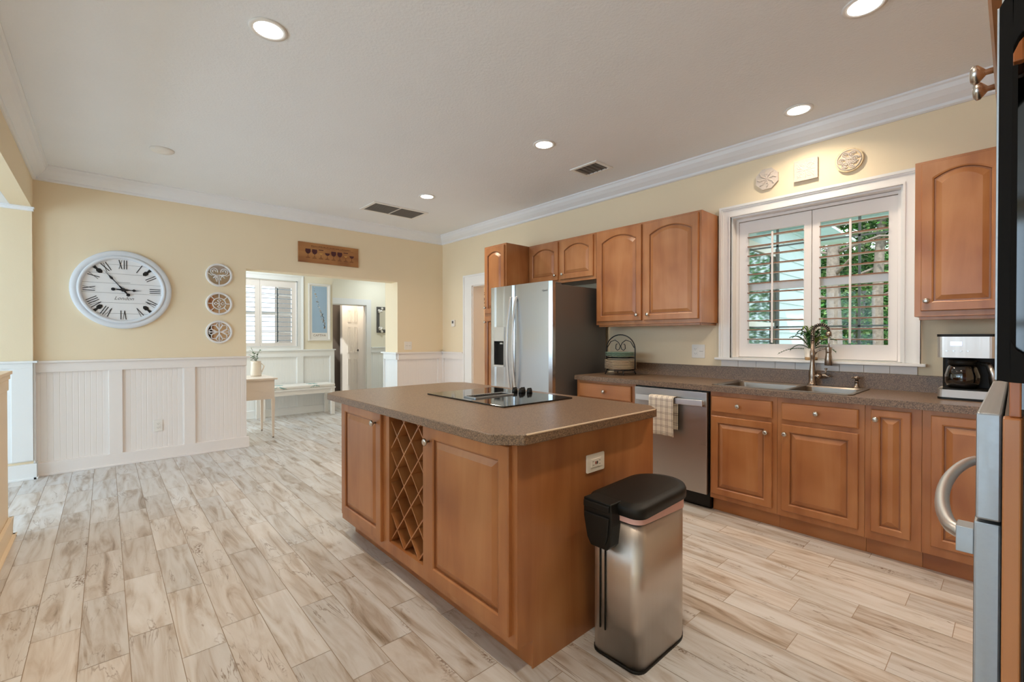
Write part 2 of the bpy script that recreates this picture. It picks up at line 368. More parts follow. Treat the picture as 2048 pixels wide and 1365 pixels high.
def door_mb(T, u0, u1, v0, v1, mat, t=.019, fr=.055, arch=0.0):
    """raised-panel door; face w = t"""
    mb = MB(); n = 15
    def ring(d, w, a):
        P = [T(u0+d, v0+d, w), T(u1-d, v0+d, w)]
        ua, ub = u1-d, u0+d
        for i in range(n):
            s_ = i/(n-1); q = 2*s_-1
            P.append(T(ua+(ub-ua)*s_, v1-d-a*(q*q if abs(q) < .93 else 1.0)**1.0, w))
        return P
    e = .004
    R = [ring(0, 0, 0), ring(0, t-e, 0), ring(e, t, 0), ring(fr-.007, t, arch), ring(fr, t-.004, arch), ring(fr+.002, t-.0115, arch), ring(fr+.0085, t-.0115, arch), ring(fr+.034, t-.001, arch)]
    m = len(R[0]); vs = [p for r in R for p in r]; fs = []
    for k in range(len(R)-1):
        for i in range(m): j = (i+1) % m; fs.append((k*m+i, k*m+j, (k+1)*m+j, (k+1)*m+i))
    fs += [tuple(range(m)), tuple(range((len(R)-1)*m, len(R)*m))]
    gl = fs[4*m:6*m]; fs = fs[:4*m]+fs[6*m:]
    mb.add(vs, fs, mat); mb.add(vs, gl, M['glaze'])
    return mb
def slab_mb(T, u0, u1, v0, v1, mat, t=.019):
    mb = MB(); e = .007
    R = [[(u0, v0, 0), (u1, v0, 0), (u1, v1, 0), (u0, v1, 0)], [(u0, v0, t-.006), (u1, v0, t-.006), (u1, v1, t-.006), (u0, v1, t-.006)],
         [(u0+e, v0+e, t), (u1-e, v0+e, t), (u1-e, v1-e, t), (u0+e, v1-e, t)]]
    vs = [T(*p) for r in R for p in r]; fs = [(k*4+i, k*4+(i+1) % 4, k*4+4+(i+1) % 4, k*4+4+i) for k in range(2) for i in range(4)]+[(0, 1, 2, 3), (8, 9, 10, 11)]
    return mb.add(vs, fs, mat)
def knob(T, u, v, w, parent, s=1.0):
    mb = MB(); prof = [(.005, 0), (.0045, .010), (.009, .014), (.0145, .019), (.0155, .024), (.011, .028), (.004, .029)]
    mb.lathe(None, [(r*s, h*s) for r, h in prof], M['knob'], T=lambda a, b, h: T(u+a, v+b, w+h), seg=14)
    return mb.build('knob', parent)

# ------------------------------------------------------------------ floor
ROWS = {0: 5.692, 1: 5.254, 2: 5.595, 3: 5.764, 4: 5.449, 5: 5.245, 6: 5.611, 7: 5.322, 8: 4.974, 14: 2.185, 15: 3.008, 16: 2.504, 17: 2.89, 18: 3.03, 19: 2.55, 20: 2.25, 21: 2.37, 22: 1.421, 23: 2.858}
def make_floor():
    TL, TW, g = .6035, .1515, .0013
    bm = bmesh.new(); uvl = bm.loops.layers.uv.new('UVMap'); cl = bm.loops.layers.float_color.new('tone')
    def quad(x0, x1, y0, y1, z, mi, uo=0, vo=0, tone=1, flip=1):
        vs = [bm.verts.new(p) for p in ((x0, y0, z), (x1, y0, z), (x1, y1, z), (x0, y1, z))]
        f = bm.faces.new(vs); f.material_index = mi
        for lp, (a, b_) in zip(f.loops, ((x0, y0), (x1, y0), (x1, y1), (x0, y1))):
            lp[uvl].uv = (uo+flip*a, vo+b_)
            lp[cl] = (tone, tone*(.985+.015*flip), tone*(.97+.03*flip), 1)
    k0, k1 = -18, 48
    X0, X1 = -5.2, 6.6
    for k in range(k0, k1):
        yt = -.64-TW*k; yb = yt-TW
        off = ROWS.get(k, random.random()*TL)
        x = X0-((X0-off) % TL)
        x = off-math.ceil((off-X0)/TL)*TL
        while x < X1:
            a, b_ = max(x, X0), min(x+TL, X1)
            if b_-a > .01:
                quad(a+g, b_-g, yb+g, yt-g, 0, 0, random.uniform(0, 50), random.uniform(0, 50), random.uniform(.77, .93), random.choice((1, -1)))
            x += TL
    quad(X0, X1, -.64-TW*k1, -.64-TW*k0, -.0012, 1)
    # slab body
    for (x0, x1, y0, y1, z0, z1) in ((X0, X1, -.64-TW*k1, -.64-TW*k0, -.12, -.0015),):
        pass
    me = bpy.data.meshes.new('floor'); bm.to_mesh(me); bm.free()
    me.materials.append(M['tile']); me.materials.append(M['grout'])
    o = bpy.data.objects.new('floor', me); COL.objects.link(o); o['kind'] = 'structure'
make_floor()

# ------------------------------------------------------------------ room shell
SY = -4.37        # south wall face
CRB = 2.69        # crown bottom
EX = 6.62         # east wall
# ceiling
mb = MB(); mb.box(-.2, EX+.1, SY-.13, .22, CEIL, CEIL+.12, M['ceil']); struct('ceiling', mb)
mb = MB(); mb.box(-.2, EX+.1, -7.8, SY-.131, 2.42, 2.5, M['ceil']); struct('ceiling_south', mb)
mb = MB(); mb.box(-2.2, -.19, -4.8, -.9, 2.7, 2.8, M['ceil']); mb.box(-5.3, -.19, -1.0, 2.3, 2.7, 2.8, M['ceil']); mb.box(-.21, 2.5, .21, 2.3, 2.7, 2.8, M['ceil']); struct('ceiling_west', mb)
# west (clock) wall with opening y -2.68 .. -0.766, z < 2.06
O0, O1, OZ = -2.68, -.766, 2.06
mb = MB()
mb.box(-.2, 0, SY-.3, O0, 0, CEIL, M['wall']); mb.box(-.2, 0, O0, O1, OZ, CEIL, M['wall']); mb.box(-.38, 0, O1, .22, 0, CEIL, M['wall'])
struct('wall_west', mb)
# north wall with door x .77-1.6 (z<2.0) and window x 4.375-5.41, z 1.095-2.24
DX0, DX1, DZ = .77, 1.62, 2.0
WX0, WX1, WZ0, WZ1 = 4.345, 5.44, 1.095, 2.262
mb = MB()
mb.box(0, DX0, 0, .2, 0, CEIL, M['wall']); mb.box(DX0, DX1, 0, .2, DZ, CEIL, M['wall']); mb.box(DX1, WX0, 0, .2, 0, CEIL, M['wall'])
mb.box(WX0, WX1, 0, .2, 0, WZ0-.015, M['wall']); mb.box(WX0, WX1, 0, .2, WZ1, CEIL, M['wall']); mb.box(WX1, EX+.1, 0, .2, 0, CEIL, M['wall'])
struct('wall_north', mb)
mb = MB(); mb.box(EX, EX+.1, -7.8, .2, 0, CEIL, M['wall']); struct('wall_east', mb)
# header of the south opening, stub, and the cream half wall
mb = MB(); mb.box(.08, EX, SY-.13, SY, 2.42, CEIL+.02, M['wall']); struct('wall_south', mb)
mb = MB(); mb.box(0, .08, SY-3.4, SY, 0, 2.42, M['wall']); mb.box(-.02, .08, SY-.13, SY, 2.42, CEIL, M['wall']); struct('wall_alcove', mb)
PX = 1.72; PY = -4.347
mb = MB(); mb.box(PX, 5.2, PY-.12, PY, 0, 1.02, M['cream_post'])
struct('wall_half', mb)
mb = MB(); mb.box(PX-.035, 5.2, PY-.155, PY+.020, 1.03, 1.052, M['cream_post']); mb.box(PX-.022, 5.2, PY-.14, PY+.012, 1.0, 1.03, M['cream_post'])
mb.box(PX-.010, 5.2, PY-.13, PY+.006, .93, 1.0, M['cream_post'])
struct('trim_1', mb, .004)
mb = MB(); mb.box(PX-.02, 5.2, PY+.0005, PY+.018, 0, .13, M['cream_post']); mb.box(PX-.032, 5.2, PY+.0005, PY+.032, 0, .02, M['cream_post']); mb.box(PX-.02, PX-.0005, PY-.14, PY+.018, 0, .13, M['cream_post'])
mb.box(PX-.032, PX-.0005, PY-.15, PY+.032, 0, .02, M['cream_post']); struct('baseboard_south', mb, .004)
# south room south wall with three windows
mb = MB(); WN = [(.6, 2.0), (2.6, 4.0), (4.6, 6.0)]; xs = [-.1]+[v for p in WN for v in p]+[EX]
for i in range(0, len(xs), 2): mb.box(xs[i], xs[i+1], -7.75, -7.6, 0, 2.42, M['wall'])
for a, b_ in WN: mb.box(a, b_, -7.75, -7.6, 0, .5, M['wall']); mb.box(a, b_, -7.75, -7.6, 2.25, 2.42, M['wall'])
struct('wall_far_south', mb)
for i, (a, b_) in enumerate(WN):
    mb = MB(); T = T_N(-7.6)
    mb.ring(T, [(a-.08, .42), (b_+.08, .42), (b_+.08, 2.33), (a-.08, 2.33)], [(a, .5), (b_, .5), (b_, 2.25), (a, 2.25)], 0, .02, M['white'])
    mb.box((a+b_)/2-.03, (a+b_)/2+.03, -7.7, -7.66, .5, 2.25, M['white']); mb.box(a, b_, -7.7, -7.66, 1.35, 1.41, M['white'])
    struct('window_%d' % (i+4), mb)
# crown mouldings: profile (out, down)
CP = [(0, 0), (.105, 0), (.105, .012), (.095, .02), (.085, .045), (.06, .075), (.035, .095), (.022, .105), (.022, .122), (.012, .13), (0, .13)]
def crown(name, kind, a, b_, at, s=1, z=CEIL, sc_=1):
    mb = MB(); P = []
    for q in (a, b_):
        for o_, d in CP:
            o2 = o_*sc_; d2 = d*sc_; mit = o2 if q == a else -o2
            if kind == 'x': P.append((q+mit*s_m[0 if q == a else 1], at-o2*s, z-d2))
            else: P.append((at+o2*s, q+mit*s_m[0 if q == a else 1], z-d2))
    n = len(CP)
    mb.add(P, [(i, (i+1) % n, (i+1) % n+n, i+n) for i in range(n)]+[tuple(range(n)), tuple(range(n, 2*n))], M['crown'])
    return struct(name, mb)
s_m = (1, 0); crown('trim_2', 'x', 0, EX, 0, 1)
s_m = (1, 1); crown('trim_3', 'y', SY, 0, 0, 1)
s_m = (1, 0); crown('trim_4', 'x', 0, EX, SY, -1)
mb = MB(); mb.box(.08, .105, -7.6, SY+.012, 2.385, 2.42, M['crown']); mb.box(.08, .12, -7.6, SY+.018, 2.405, 2.42, M['crown']); struct('trim_5', mb, .003)

# ------------------------------------------------------------------ wainscots
def bead(mb, T, u0, u1, v0, v1, mat, pitch=.042, w=.003):
    """beadboard: a corrugated sheet"""
    P = []; u = u0
    while u < u1-1e-4:
        e = min(u+pitch, u1); P += [(u, w), (e-.005, w)]
        if e < u1-1e-4: P += [(e-.0035, w-.0016), (e-.0015, w-.0016)]
        else: P += [(e, w)]
        u = e
    n = len(P); vs = [T(a, v, b_) for v in (v0, v1) for a, b_ in P]
    mb.add(vs, [(i, i+1, i+1+n, i+n) for i in range(n-1)], mat)
def wainscot(name, T, u0, u1, stiles, mat, top=1.05, ext=(0, 0), base=.122, rail=.945, shoe=True, beads=True):
    mb = MB()
    if beads: bead(mb, T, u0, u1, base-.01, rail+.01, mat)
    else: mb.tbox(T, u0, u1, base-.01, rail+.01, 0, .005, mat)
    mb.tbox(T, u0, u1, rail, top-.015, 0, .026, mat)
    for a, b_ in stiles: mb.tbox(T, a, b_, base, rail, 0, .026, mat)
    mb.tbox(T, u0-ext[0], u1+ext[1], top-.018, top, 0, .046, mat)
    struct(name, mb, .0015)
def base(name, T, u0, u1, mat, h=.122):
    mb = MB(); mb.tbox(T, u0, u1, 0, h, 0, .028, mat); mb.tbox(T, u0, u1, 0, .018, 0, .038, mat); struct(name, mb, .003)
wainscot('trim_6', T_E(0), SY, O0, [(-3.865, -3.765), (-3.268, -3.170)], M['wains'], ext=(0, .03))
base('baseboard_west', T_E(0), SY, O0+.022, M['wains'])
wainscot('trim_7', T_E(0), O1, 0, [(-.10, 0)], M['wains'], ext=(.03, 0)); base('baseboard_corner', T_E(0), O1-.02, 0, M['wains'])
wainscot('trim_8', T_S(0), .0, .575, [(0, .06), (.555, .575)], M['wains']); base('baseboard_north', T_S(0), 0, .575, M['wains'])
# reveal of the opening, right jamb (faces -y)
wainscot('trim_9', T_S(O1), -.40, 0, [(-.40, -.385)], M['wains_hall'], ext=(.04, .04)); base('baseboard_jamb', T_S(O1), -.4, .02, M['wains_hall'])
# alcove wall
wainscot('trim_10', T_E(.08), -7.6, SY+.0, [(SY-.13, SY), (-5.9, -5.8)], M['wains_hall'], beads=False, ext=(0, .03), rail=.99, top=1.055, base=.17)
mb = MB(); T = T_E(.08); mb.ring(T, [(-5.8, .17), (SY-.13, .17), (SY-.13, .99), (-5.8, .99)], [(-5.78, .19), (SY-.15, .19), (SY-.15, .97), (-5.78, .97)], .005, .012, M['wains_hall']); struct('trim_11', mb)
base('baseboard_alcove', T_E(.08), -7.6, SY+.022, M['wains_hall'], .14)
mb = MB(); mb.box(0, .10, SY, SY+.022, 0, .14, M['wains_hall']); mb.box(0, .118, SY, SY+.03, 0, .018, M['wains_hall']); mb.box(0, .082, SY, SY+.012, .14, 1.037, M['wains_hall']); mb.box(0, .12, SY, SY+.03, 1.037, 1.055, M['wains_hall']); struct('baseboard_stub', mb, .003)

# ------------------------------------------------------------------ west hall
HX = -2.0; HC = -3.3
mb = MB()
WY0, WY1, WH0, WH1 = -2.62, -1.53, 1.12, 2.19
mb.box(HX-.15, HX, -4.9, WY0, 0, 2.7, M['hallwall']); mb.box(HX-.15, HX, WY1, -.95, 0, 2.7, M['hallwall'])
mb.box(HX-.15, HX, WY0, WY1, 0, WH0, M['hallwall']); mb.box(HX-.15, HX, WY0, WY1, WH1, 2.7, M['hallwall'])
mb.box(HC, HX-.1, -1.09, -.95, 0, 2.7, M['white'])
struct('wall_hall_west', mb)
mb = MB(); mb.box(-2.2, -.2, -4.9, -4.75, 0, .4, M['hallwall']); mb.box(-2.2, -.2, -4.9, -4.75, 2.4, 2.7, M['hallwall']); mb.box(-2.2, -1.9, -4.9, -4.75, .4, 2.4, M['hallwall']); mb.box(-.5, -.2, -4.9, -4.75, .4, 2.4, M['hallwall']); struct('wall_hall_south', mb)
mb = MB(); D0, D1, DH = -.62, .24, 1.95
mb.box(HC-.12, HC, -.95, D0, 0, 2.7, M['hallwall']); mb.box(HC-.12, HC, D1, 1.4, 0, 2.7, M['hallwall']); mb.box(HC-.12, HC, D0, D1, DH, 2.7, M['hallwall'])
struct('wall_hall_far', mb)
mb = MB(); mb.box(-5.2, -.15, 1.3, 1.4, 0, 2.7, M['hallwall']); struct('wall_hall_north', mb)
mb = MB(); mb.box(-.16, -.06, .2, 2.2, 0, 2.7, M['wall']); mb.box(-.16, 2.6, 2.1, 2.2, 0, 2.7, M['wall']); mb.box(2.4, 2.5, .2, 2.2, 0, 2.7, M['wall']); struct('wall_pantry', mb)
wainscot('trim_12', T_E(-.06), .2, 2.1, [(.2, .3), (.9, 1.0)], M['wains_hall'])
# casing of the hall door
mb = MB(); T = T_E(HC)
mb.ring(T, [(D0-.10, 0), (D1+.10, 0), (D1+.10, DH+.12), (D0-.10, DH+.12)], [(D0, -.001), (D1, -.001), (D1, DH), (D0, DH)], 0, .022, M['white'])
mb.box(HC-.12, HC, D1-.015, D1, 0, DH, M['white']); mb.box(HC-.12, HC, D0, D0+.015, 0, DH, M['white']); mb.box(HC-.12, HC, D0, D1, DH-.015, DH, M['white'])
struct('trim_13', mb, .002)
# closet beyond
mb = MB(); mb.box(-4.62, -4.5, -1.2, 1.3, 0, 2.5, M['closet']); mb.box(-4.5, -3.42, -1.2, -1.1, 0, 2.5, M['closet']); struct('wall_closet', mb)
# inner six-panel door, white
DL = -4.0; dy0, dy1 = .05, .40
mb = MB(); mb.box(DL-.12, DL, dy0-.05, dy0, 0, 2.12, M['white']); mb.box(DL-.12, DL, dy1, dy1+.1, 0, 2.12, M['white']); mb.box(DL-.12, DL, dy0-.05, dy1+.1, 2.02, 2.12, M['white'])
mb.box(DL, HC-.12, D1+.10, D1+.18, 0, 2.2, M['white'])
struct('trim_14', mb)
def six_panel(x, y0, y1, z0, z1):
    mb = MB(); T = T_E(x); fr = .07; mid = (y0+y1)/2
    mb.tbox(T, y0, y1, z0, z1, -.035, 0, M['white'])
    us = [(y0+fr, mid-.03), (mid+.03, y1-fr)]; vs = [(z0+.22, z0+.78), (z0+.92, z0+1.5), (z0+1.6, z1-.12)]
    for a, b_ in us:
        for c, d in vs:
            mb.ring(T, [(a, c), (b_, c), (b_, d), (a, d)], [(a+.015, c+.015), (b_-.015, c+.015), (b_-.015, d-.015), (a+.015, d-.015)], 0, .012, M['white'])
            mb.tbox(T, a+.03, b_-.03, c+.03, d-.03, 0, .005, M['white'])
    return mb
dr = tag(six_panel(DL+.0, dy0, dy1, .01, 2.0).build('door_2', loc=(DL, dy0, 0)), kind='structure')
k = MB(); k.lathe(None, [(.012, 0), (.012, .03), (.026, .04), (.026, .06), (.01, .07)], M['iron'], T=lambda a, b_, h: (DL+h, dy1-.05+a, .98+b_), seg=12); k.build('door_handle', dr)
# coats / leads hanging in the closet
for nm, y, z0, z1, mt, lab in (('hanging_lanyard', -.42, 1.15, 1.62, 'cloth_navy', 'navy lanyard with white tag hanging on the closet wall'),):
    e = empty(nm, (-4.46, y, z0), lab, 'lanyard')
    mb = MB(); mb.lathe((-4.47, y, z1-.02), [(.05, 0), (.06, -.03), (.02, -.10)], M[mt], seg=10); mb.tube([(-4.47, y, z1-.1), (-4.46, y+.01, z1-.3), (-4.47, y+.03, z0-.1)], [.02, .03, .02], M[mt]); mb.build('strap', e)
    mb = MB(); mb.box(-4.46, -4.43, y-.03, y+.02, z1-.24, z1-.10, M['white']); mb.build('tag', e)
    mb = MB(); mb.tube([(-4.5, y, z1), (-4.46, y, z1), (-4.44, y, z1+.03)], .006, M['knob']); mb.build('hook', e)
e = empty('key_rack', (-4.5, -.42, 1.75), 'small metal key hooks on the taupe closet wall above the lanyard', 'key rack')
mb = MB(); mb.box(-4.5, -4.485, -.47, -.37, 1.78, 1.9, M['cloth_dk']); mb.build('backboard', e)
for i in range(3):
    mb = MB(); mb.tube([(-4.485, -.45+i*.03, 1.83), (-4.455, -.45+i*.03, 1.81), (-4.45, -.45+i*.03, 1.84)], .004, M['knob']); mb.build('hook', e)
# hall wainscots
wainscot('trim_15', T_E(HX), -4.75, -.93, [(-1.54, -1.44), (-2.72, -2.62), (-1.0, -.93)], M['wains_hall'], ext=(0, .02), top=1.065, rail=.95)
base('baseboard_hall', T_E(HX), -4.75, -.95, M['wains_hall'])
wainscot('trim_16', T_E(HC), D1+.10, 1.3, [(.80, .9)], M['wains_hall'], top=1.06)
base('baseboard_far', T_E(HC), D1+.1, 1.3, M['wains_hall'])
mb = MB(); mb.box(HX-.6, HX+.02, -.95, -.93, .95, 1.05, M['wains_hall']); mb.box(HX-.6, HX+.04, -.95, -.91, 1.047, 1.065, M['wains_hall']); mb.box(HX-.6, HX+.0, -.95, -.935, 0, .95, M['wains_hall']); struct('trim_17', mb)

# ------------------------------------------------------------------ windows and shutters
def window_unit(name, T, u0, u1, v0, v1, cas, wout, sill, mat, glass_w, mullion=True):
    """casing + sash; T faces into the room"""
    mb = MB()
    a, b_, c, d = u0, u1, v0, v1
    for k, (o, w) in enumerate(((cas, .018), (cas, .018))):
        pass
    # casing: left, right, head (flat board with raised outer back-band and inner bead)
    def piece(p, w0, w1, oi): mb.ring(T, [(a-oi[0], c-(0 if sill else oi[0])), (b_+oi[0], c-(0 if sill else oi[0])), (b_+oi[0], d+oi[0]), (a-oi[0], d+oi[0])],
                                      [(a-oi[1], c-.0005-(0 if sill else oi[1])), (b_+oi[1], c-.0005-(0 if sill else oi[1])), (b_+oi[1], d+oi[1]), (a-oi[1], d+oi[1])], w0, w1, mat)
    piece(0, 0, .018, (cas, 0)); piece(0, 0, .032, (cas, cas-.018)); piece(0, 0, .025, (cas-.018, cas-.03)); piece(0, 0, .024, (.012, 0))
    # jamb lining
    t = .012
    mb.tbox(T, a, a+t, c, d, -.2, 0, mat); mb.tbox(T, b_-t, b_, c, d, -.2, 0, mat); mb.tbox(T, a, b_, d-t, d, -.2, 0, mat); mb.tbox(T, a, b_, c, c+.004, -.2, 0, mat)
    o = struct(name, mb, .0015)
    if sill:
        s = MB(); s.tbox(T, a-cas-.03, b_+cas+.03, c-.02, c, -.02, .05, mat); s.build('window_sill', o, .004)
    s = MB(); gw = glass_w; mid = (a+b_)/2
    halves = [(a+t, mid), (mid, b_-t)] if mullion else [(a+t, b_-t)]
    vm = (c+d)/2
    for h0, h1 in halves:
        s.ring(T, [(h0, c), (h1, c), (h1, d-t), (h0, d-t)], [(h0+.045, c+.05), (h1-.045, c+.05), (h1-.045, d-t-.045), (h0+.045, d-t-.045)], gw-.02, gw+.02, mat)
        s.tbox(T, h0+.04, h1-.04, vm-.025, vm+.028, gw-.02, gw+.03, mat)
    s.build('sash', o)
    s = MB()
    for h0, h1 in halves:
        q = (h0+h1)/2+.02
        s.tbox(T, q-.008, q+.008, c+.05, d-.05, gw-.008, gw+.004, M['winframe'] if sill else mat)
        for z in ((c+vm)/2-.04, (d+vm)/2+.03): s.tbox(T, h0+.045, h1-.045, z-.006, z+.006, gw-.008, gw+.004, M['winframe'] if sill else mat)
    s.build('muntins', o)
    s = MB()
    for h0, h1 in halves: s.tbox(T, h0+.04, h1-.04, c+.045, d-t-.04, gw-.003, gw-.001, M['glass'])
    s.build('pane', o)
    return o
def shutter(T, u0, u1, v0, v1, stl, str_, bot, top, n, rod, wc, matf, edge, label, group, rodmat, louver_tilt=.0, base_pt=None):
    e = empty('window_shutter', base_pt, label, 'shutter', group)
    a, b_, c, d = u0+stl, u1-str_, v0+bot, v1-top
    mb = MB(); mb.ring(T, [(u0, v0), (u1, v0), (u1, v1), (u0, v1)], [(a, c), (b_, c), (b_, d), (a, d)], wc-.013, wc+.013, matf); mb.build('frame', e, .002)
    first = None; step = (d-c)/n
    for i in range(n):
        z = c+step*(i+.5)
        if first is None:
            mb = MB(); P = []
            for k_ in range(10):
                an = 2*PI*k_/10; P.append((.031*math.cos(an), .0055*math.sin(an)))
            vs = [T(u, z+q, wc+p) for u in (a, b_) for p, q in P]
            mb.add(vs, [(k_, (k_+1) % 10, (k_+1) % 10+10, k_+10) for k_ in range(10)]+[tuple(range(10)), tuple(range(10, 20))], matf, True)
            mb.tbox(T, a, b_, z-.0045, z+.0035, wc+.0275, wc+.0325, edge)
            first = mb.build('louver', e)
        else:
            o = first.copy(); COL.objects.link(o); o.parent = e; o.location = (0, 0, step*i)
    mb = MB(); mb.tbox(T, rod-.007, rod+.007, c+.01 if n < 13 else c+.03, d-.02, wc+.033, wc+.043, rodmat); mb.build('tilt_rod', e, .002)
    return e
TN = T_S(0)
window_unit('window_1', TN, WX0, WX1, WZ0, WZ1, .088, 0, True, M['white'], -.155)
mb = MB(); mb.tbox(TN, WX0+.012, WX0+.034, WZ0, WZ1-.012, -.11, -.065, M['louver']); mb.tbox(TN, WX1-.034, WX1-.012, WZ0, WZ1-.012, -.11, -.065, M['louver']); mb.tbox(TN, WX0+.034, WX1-.034, WZ1-.036, WZ1-.012, -.11, -.065, M['louver']); mb.build('shutter_frame', bpy.data.objects['window_1'], .002)
shutter(TN, 4.380, 4.903, 1.103, 2.222, .072, .050, .108, .098, 12, 4.641, -.088, M['louver'], M['brownedge'], 'left white plantation shutter panel in the window above the sink', 'shutter panels above the sink', M['louver'], base_pt=(4.64, .088, 1.103))
shutter(TN, 4.907, 5.404, 1.103, 2.222, .050, .050, .108, .098, 12, 5.147, -.088, M['louver'], M['brownedge'], 'right white plantation shutter panel in the window above the sink', 'shutter panels above the sink', M['louver'], base_pt=(5.155, .088, 1.103))
mb = MB(); 
for i in range(9): mb.box(4.27+i*.1385, 4.27+i*.1385+.1365, -.012, 0, 1.022, 1.073, M['tan_tile'])
struct('trim_18', mb, .001)
TE = T_E(HX)
window_unit('window_2', TE, WY0, WY1, WH0, WH1, .095, 0, False, M['wains_hall'], -.12)
shutter(TE, -2.61, -2.078, 1.125, 2.178, .05, .072, .055, .10, 12, -2.35, -.03, M['louver'], M['darkedge'], 'white shutter panel in the hall window, half hidden by the clock wall', 'hall window shutter panels', M['darkrod'], base_pt=(HX, -2.35, 1.125))
shutter(TE, -2.075, -1.54, 1.125, 2.178, .022, .070, .055, .10, 12, -1.830, -.03, M['louver'], M['darkedge'], 'white shutter panel with dark tilt rod in the hall window, beside the poster', 'hall window shutter panels', M['darkrod'], base_pt=(HX, -1.8, 1.125))
# north door casing
mb = MB(); o_ = .155
mb.ring(TN, [(DX0-.195, 0), (DX1+.19, 0), (DX1+.19, DZ+o_), (DX0-.195, DZ+o_)], [(DX0, -.001), (DX1, -.001), (DX1, DZ), (DX0, DZ)], 0, .02, M['white'])
mb.ring(TN, [(DX0-.195, 0), (DX1+.19, 0), (DX1+.19, DZ+o_), (DX0-.195, DZ+o_)], [(DX0-.17, -.001), (DX1+.165, -.001), (DX1+.165, DZ+o_-.025), (DX0-.17, DZ+o_-.025)], 0, .032, M['white'])
mb.box(DX0, DX0+.012, 0, .2, 0, DZ, M['wains']); mb.box(DX0, DX1, 0, .2, DZ-.012, DZ, M['white'])
struct('door_1', mb, .002)

# ------------------------------------------------------------------ ceiling fixtures
def pot(x, y, label):
    e = empty('recessed_light', (x, y, CEIL), label, 'ceiling light', 'lit recessed ceiling lights')
    mb = MB(); T = T_D(CEIL); R = .088
    for r0, r1, w0, w1 in ((R, .066, .0, .006),):
        mb.ring(lambda a, b_, h: T(x+a, y+b_, h), circ(0, 0, r0, n=36), circ(0, 0, r1, n=36), w0, w1, M['white'], True)
    mb.build('trim_ring', e)
    mb = MB(); mb.prism(lambda a, b_, h: T(x+a, y+b_, h), circ(0, 0, .066, n=36), .0, .002, M['lens']); mb.build('lens', e)
    return e
for x, y, l in POT: pot(x, y, l)
x, y = 1.197, -3.53
mb = MB(); mb.lathe(None, [(.083, 0), (.083, .006), (.075, .014), (.03, .02)], M['white'], T=lambda a, b_, h: (x+a, y+b_, CEIL-h), seg=36)
tag(mb.build('ceiling_speaker', loc=(x, y, CEIL)), 'unlit flat white round cover on the ceiling above the clock', 'ceiling cover')
def vent(name, x0, x1, y0, y1, fr, along, n, mid, label, cat, slatm):
    e = empty(name, ((x0+x1)/2, (y0+y1)/2, CEIL), label, cat)
    T = T_D(CEIL); mb = MB()
    mb.ring(T, [(x0, y0), (x1, y0), (x1, y1), (x0, y1)], [(x0+fr, y0+fr), (x1-fr, y0+fr), (x1-fr, y1-fr), (x0+fr, y1-fr)], 0, .01, M['white'])
    if mid: mb.tbox(T, x0+fr, x1-fr, (y0+y1)/2-.008, (y0+y1)/2+.008, 0, .009, M['white'])
    mb.build('frame', e, .002)
    mb = MB(); mb.tbox(T, x0+fr, x1-fr, y0+fr, y1-fr, 0.0005, .002, M['greyslot']); mb.build('backing', e)
    for i in range(n):
        mb = MB(); s = (i+.5)/n
        if along == 'x': yy = y0+fr+(y1-y0-2*fr)*s; mb.tbox(T, x0+fr, x1-fr, yy-.003, yy+.003, .002, .009, slatm)
        else: xx = x0+fr+(x1-x0-2*fr)*s; mb.tbox(T, xx-.003, xx+.003, y0+fr, y1-fr, .002, .009, slatm)
        mb.build('slat', e)
vslat = plain('vent_slat_grey', '8E8A86', .6)
vent('return_grille', .64, 1.04, -1.60, -.885, .035, 'y', 14, True, 'large two-bay return air grille on the ceiling near the clock wall', 'vent', vslat)
vent('ceiling_vent', 3.165, 3.47, -.68, -.43, .03, 'y', 5, False, 'small white louvered supply vent on the ceiling near the crown moulding', 'vent', vslat)

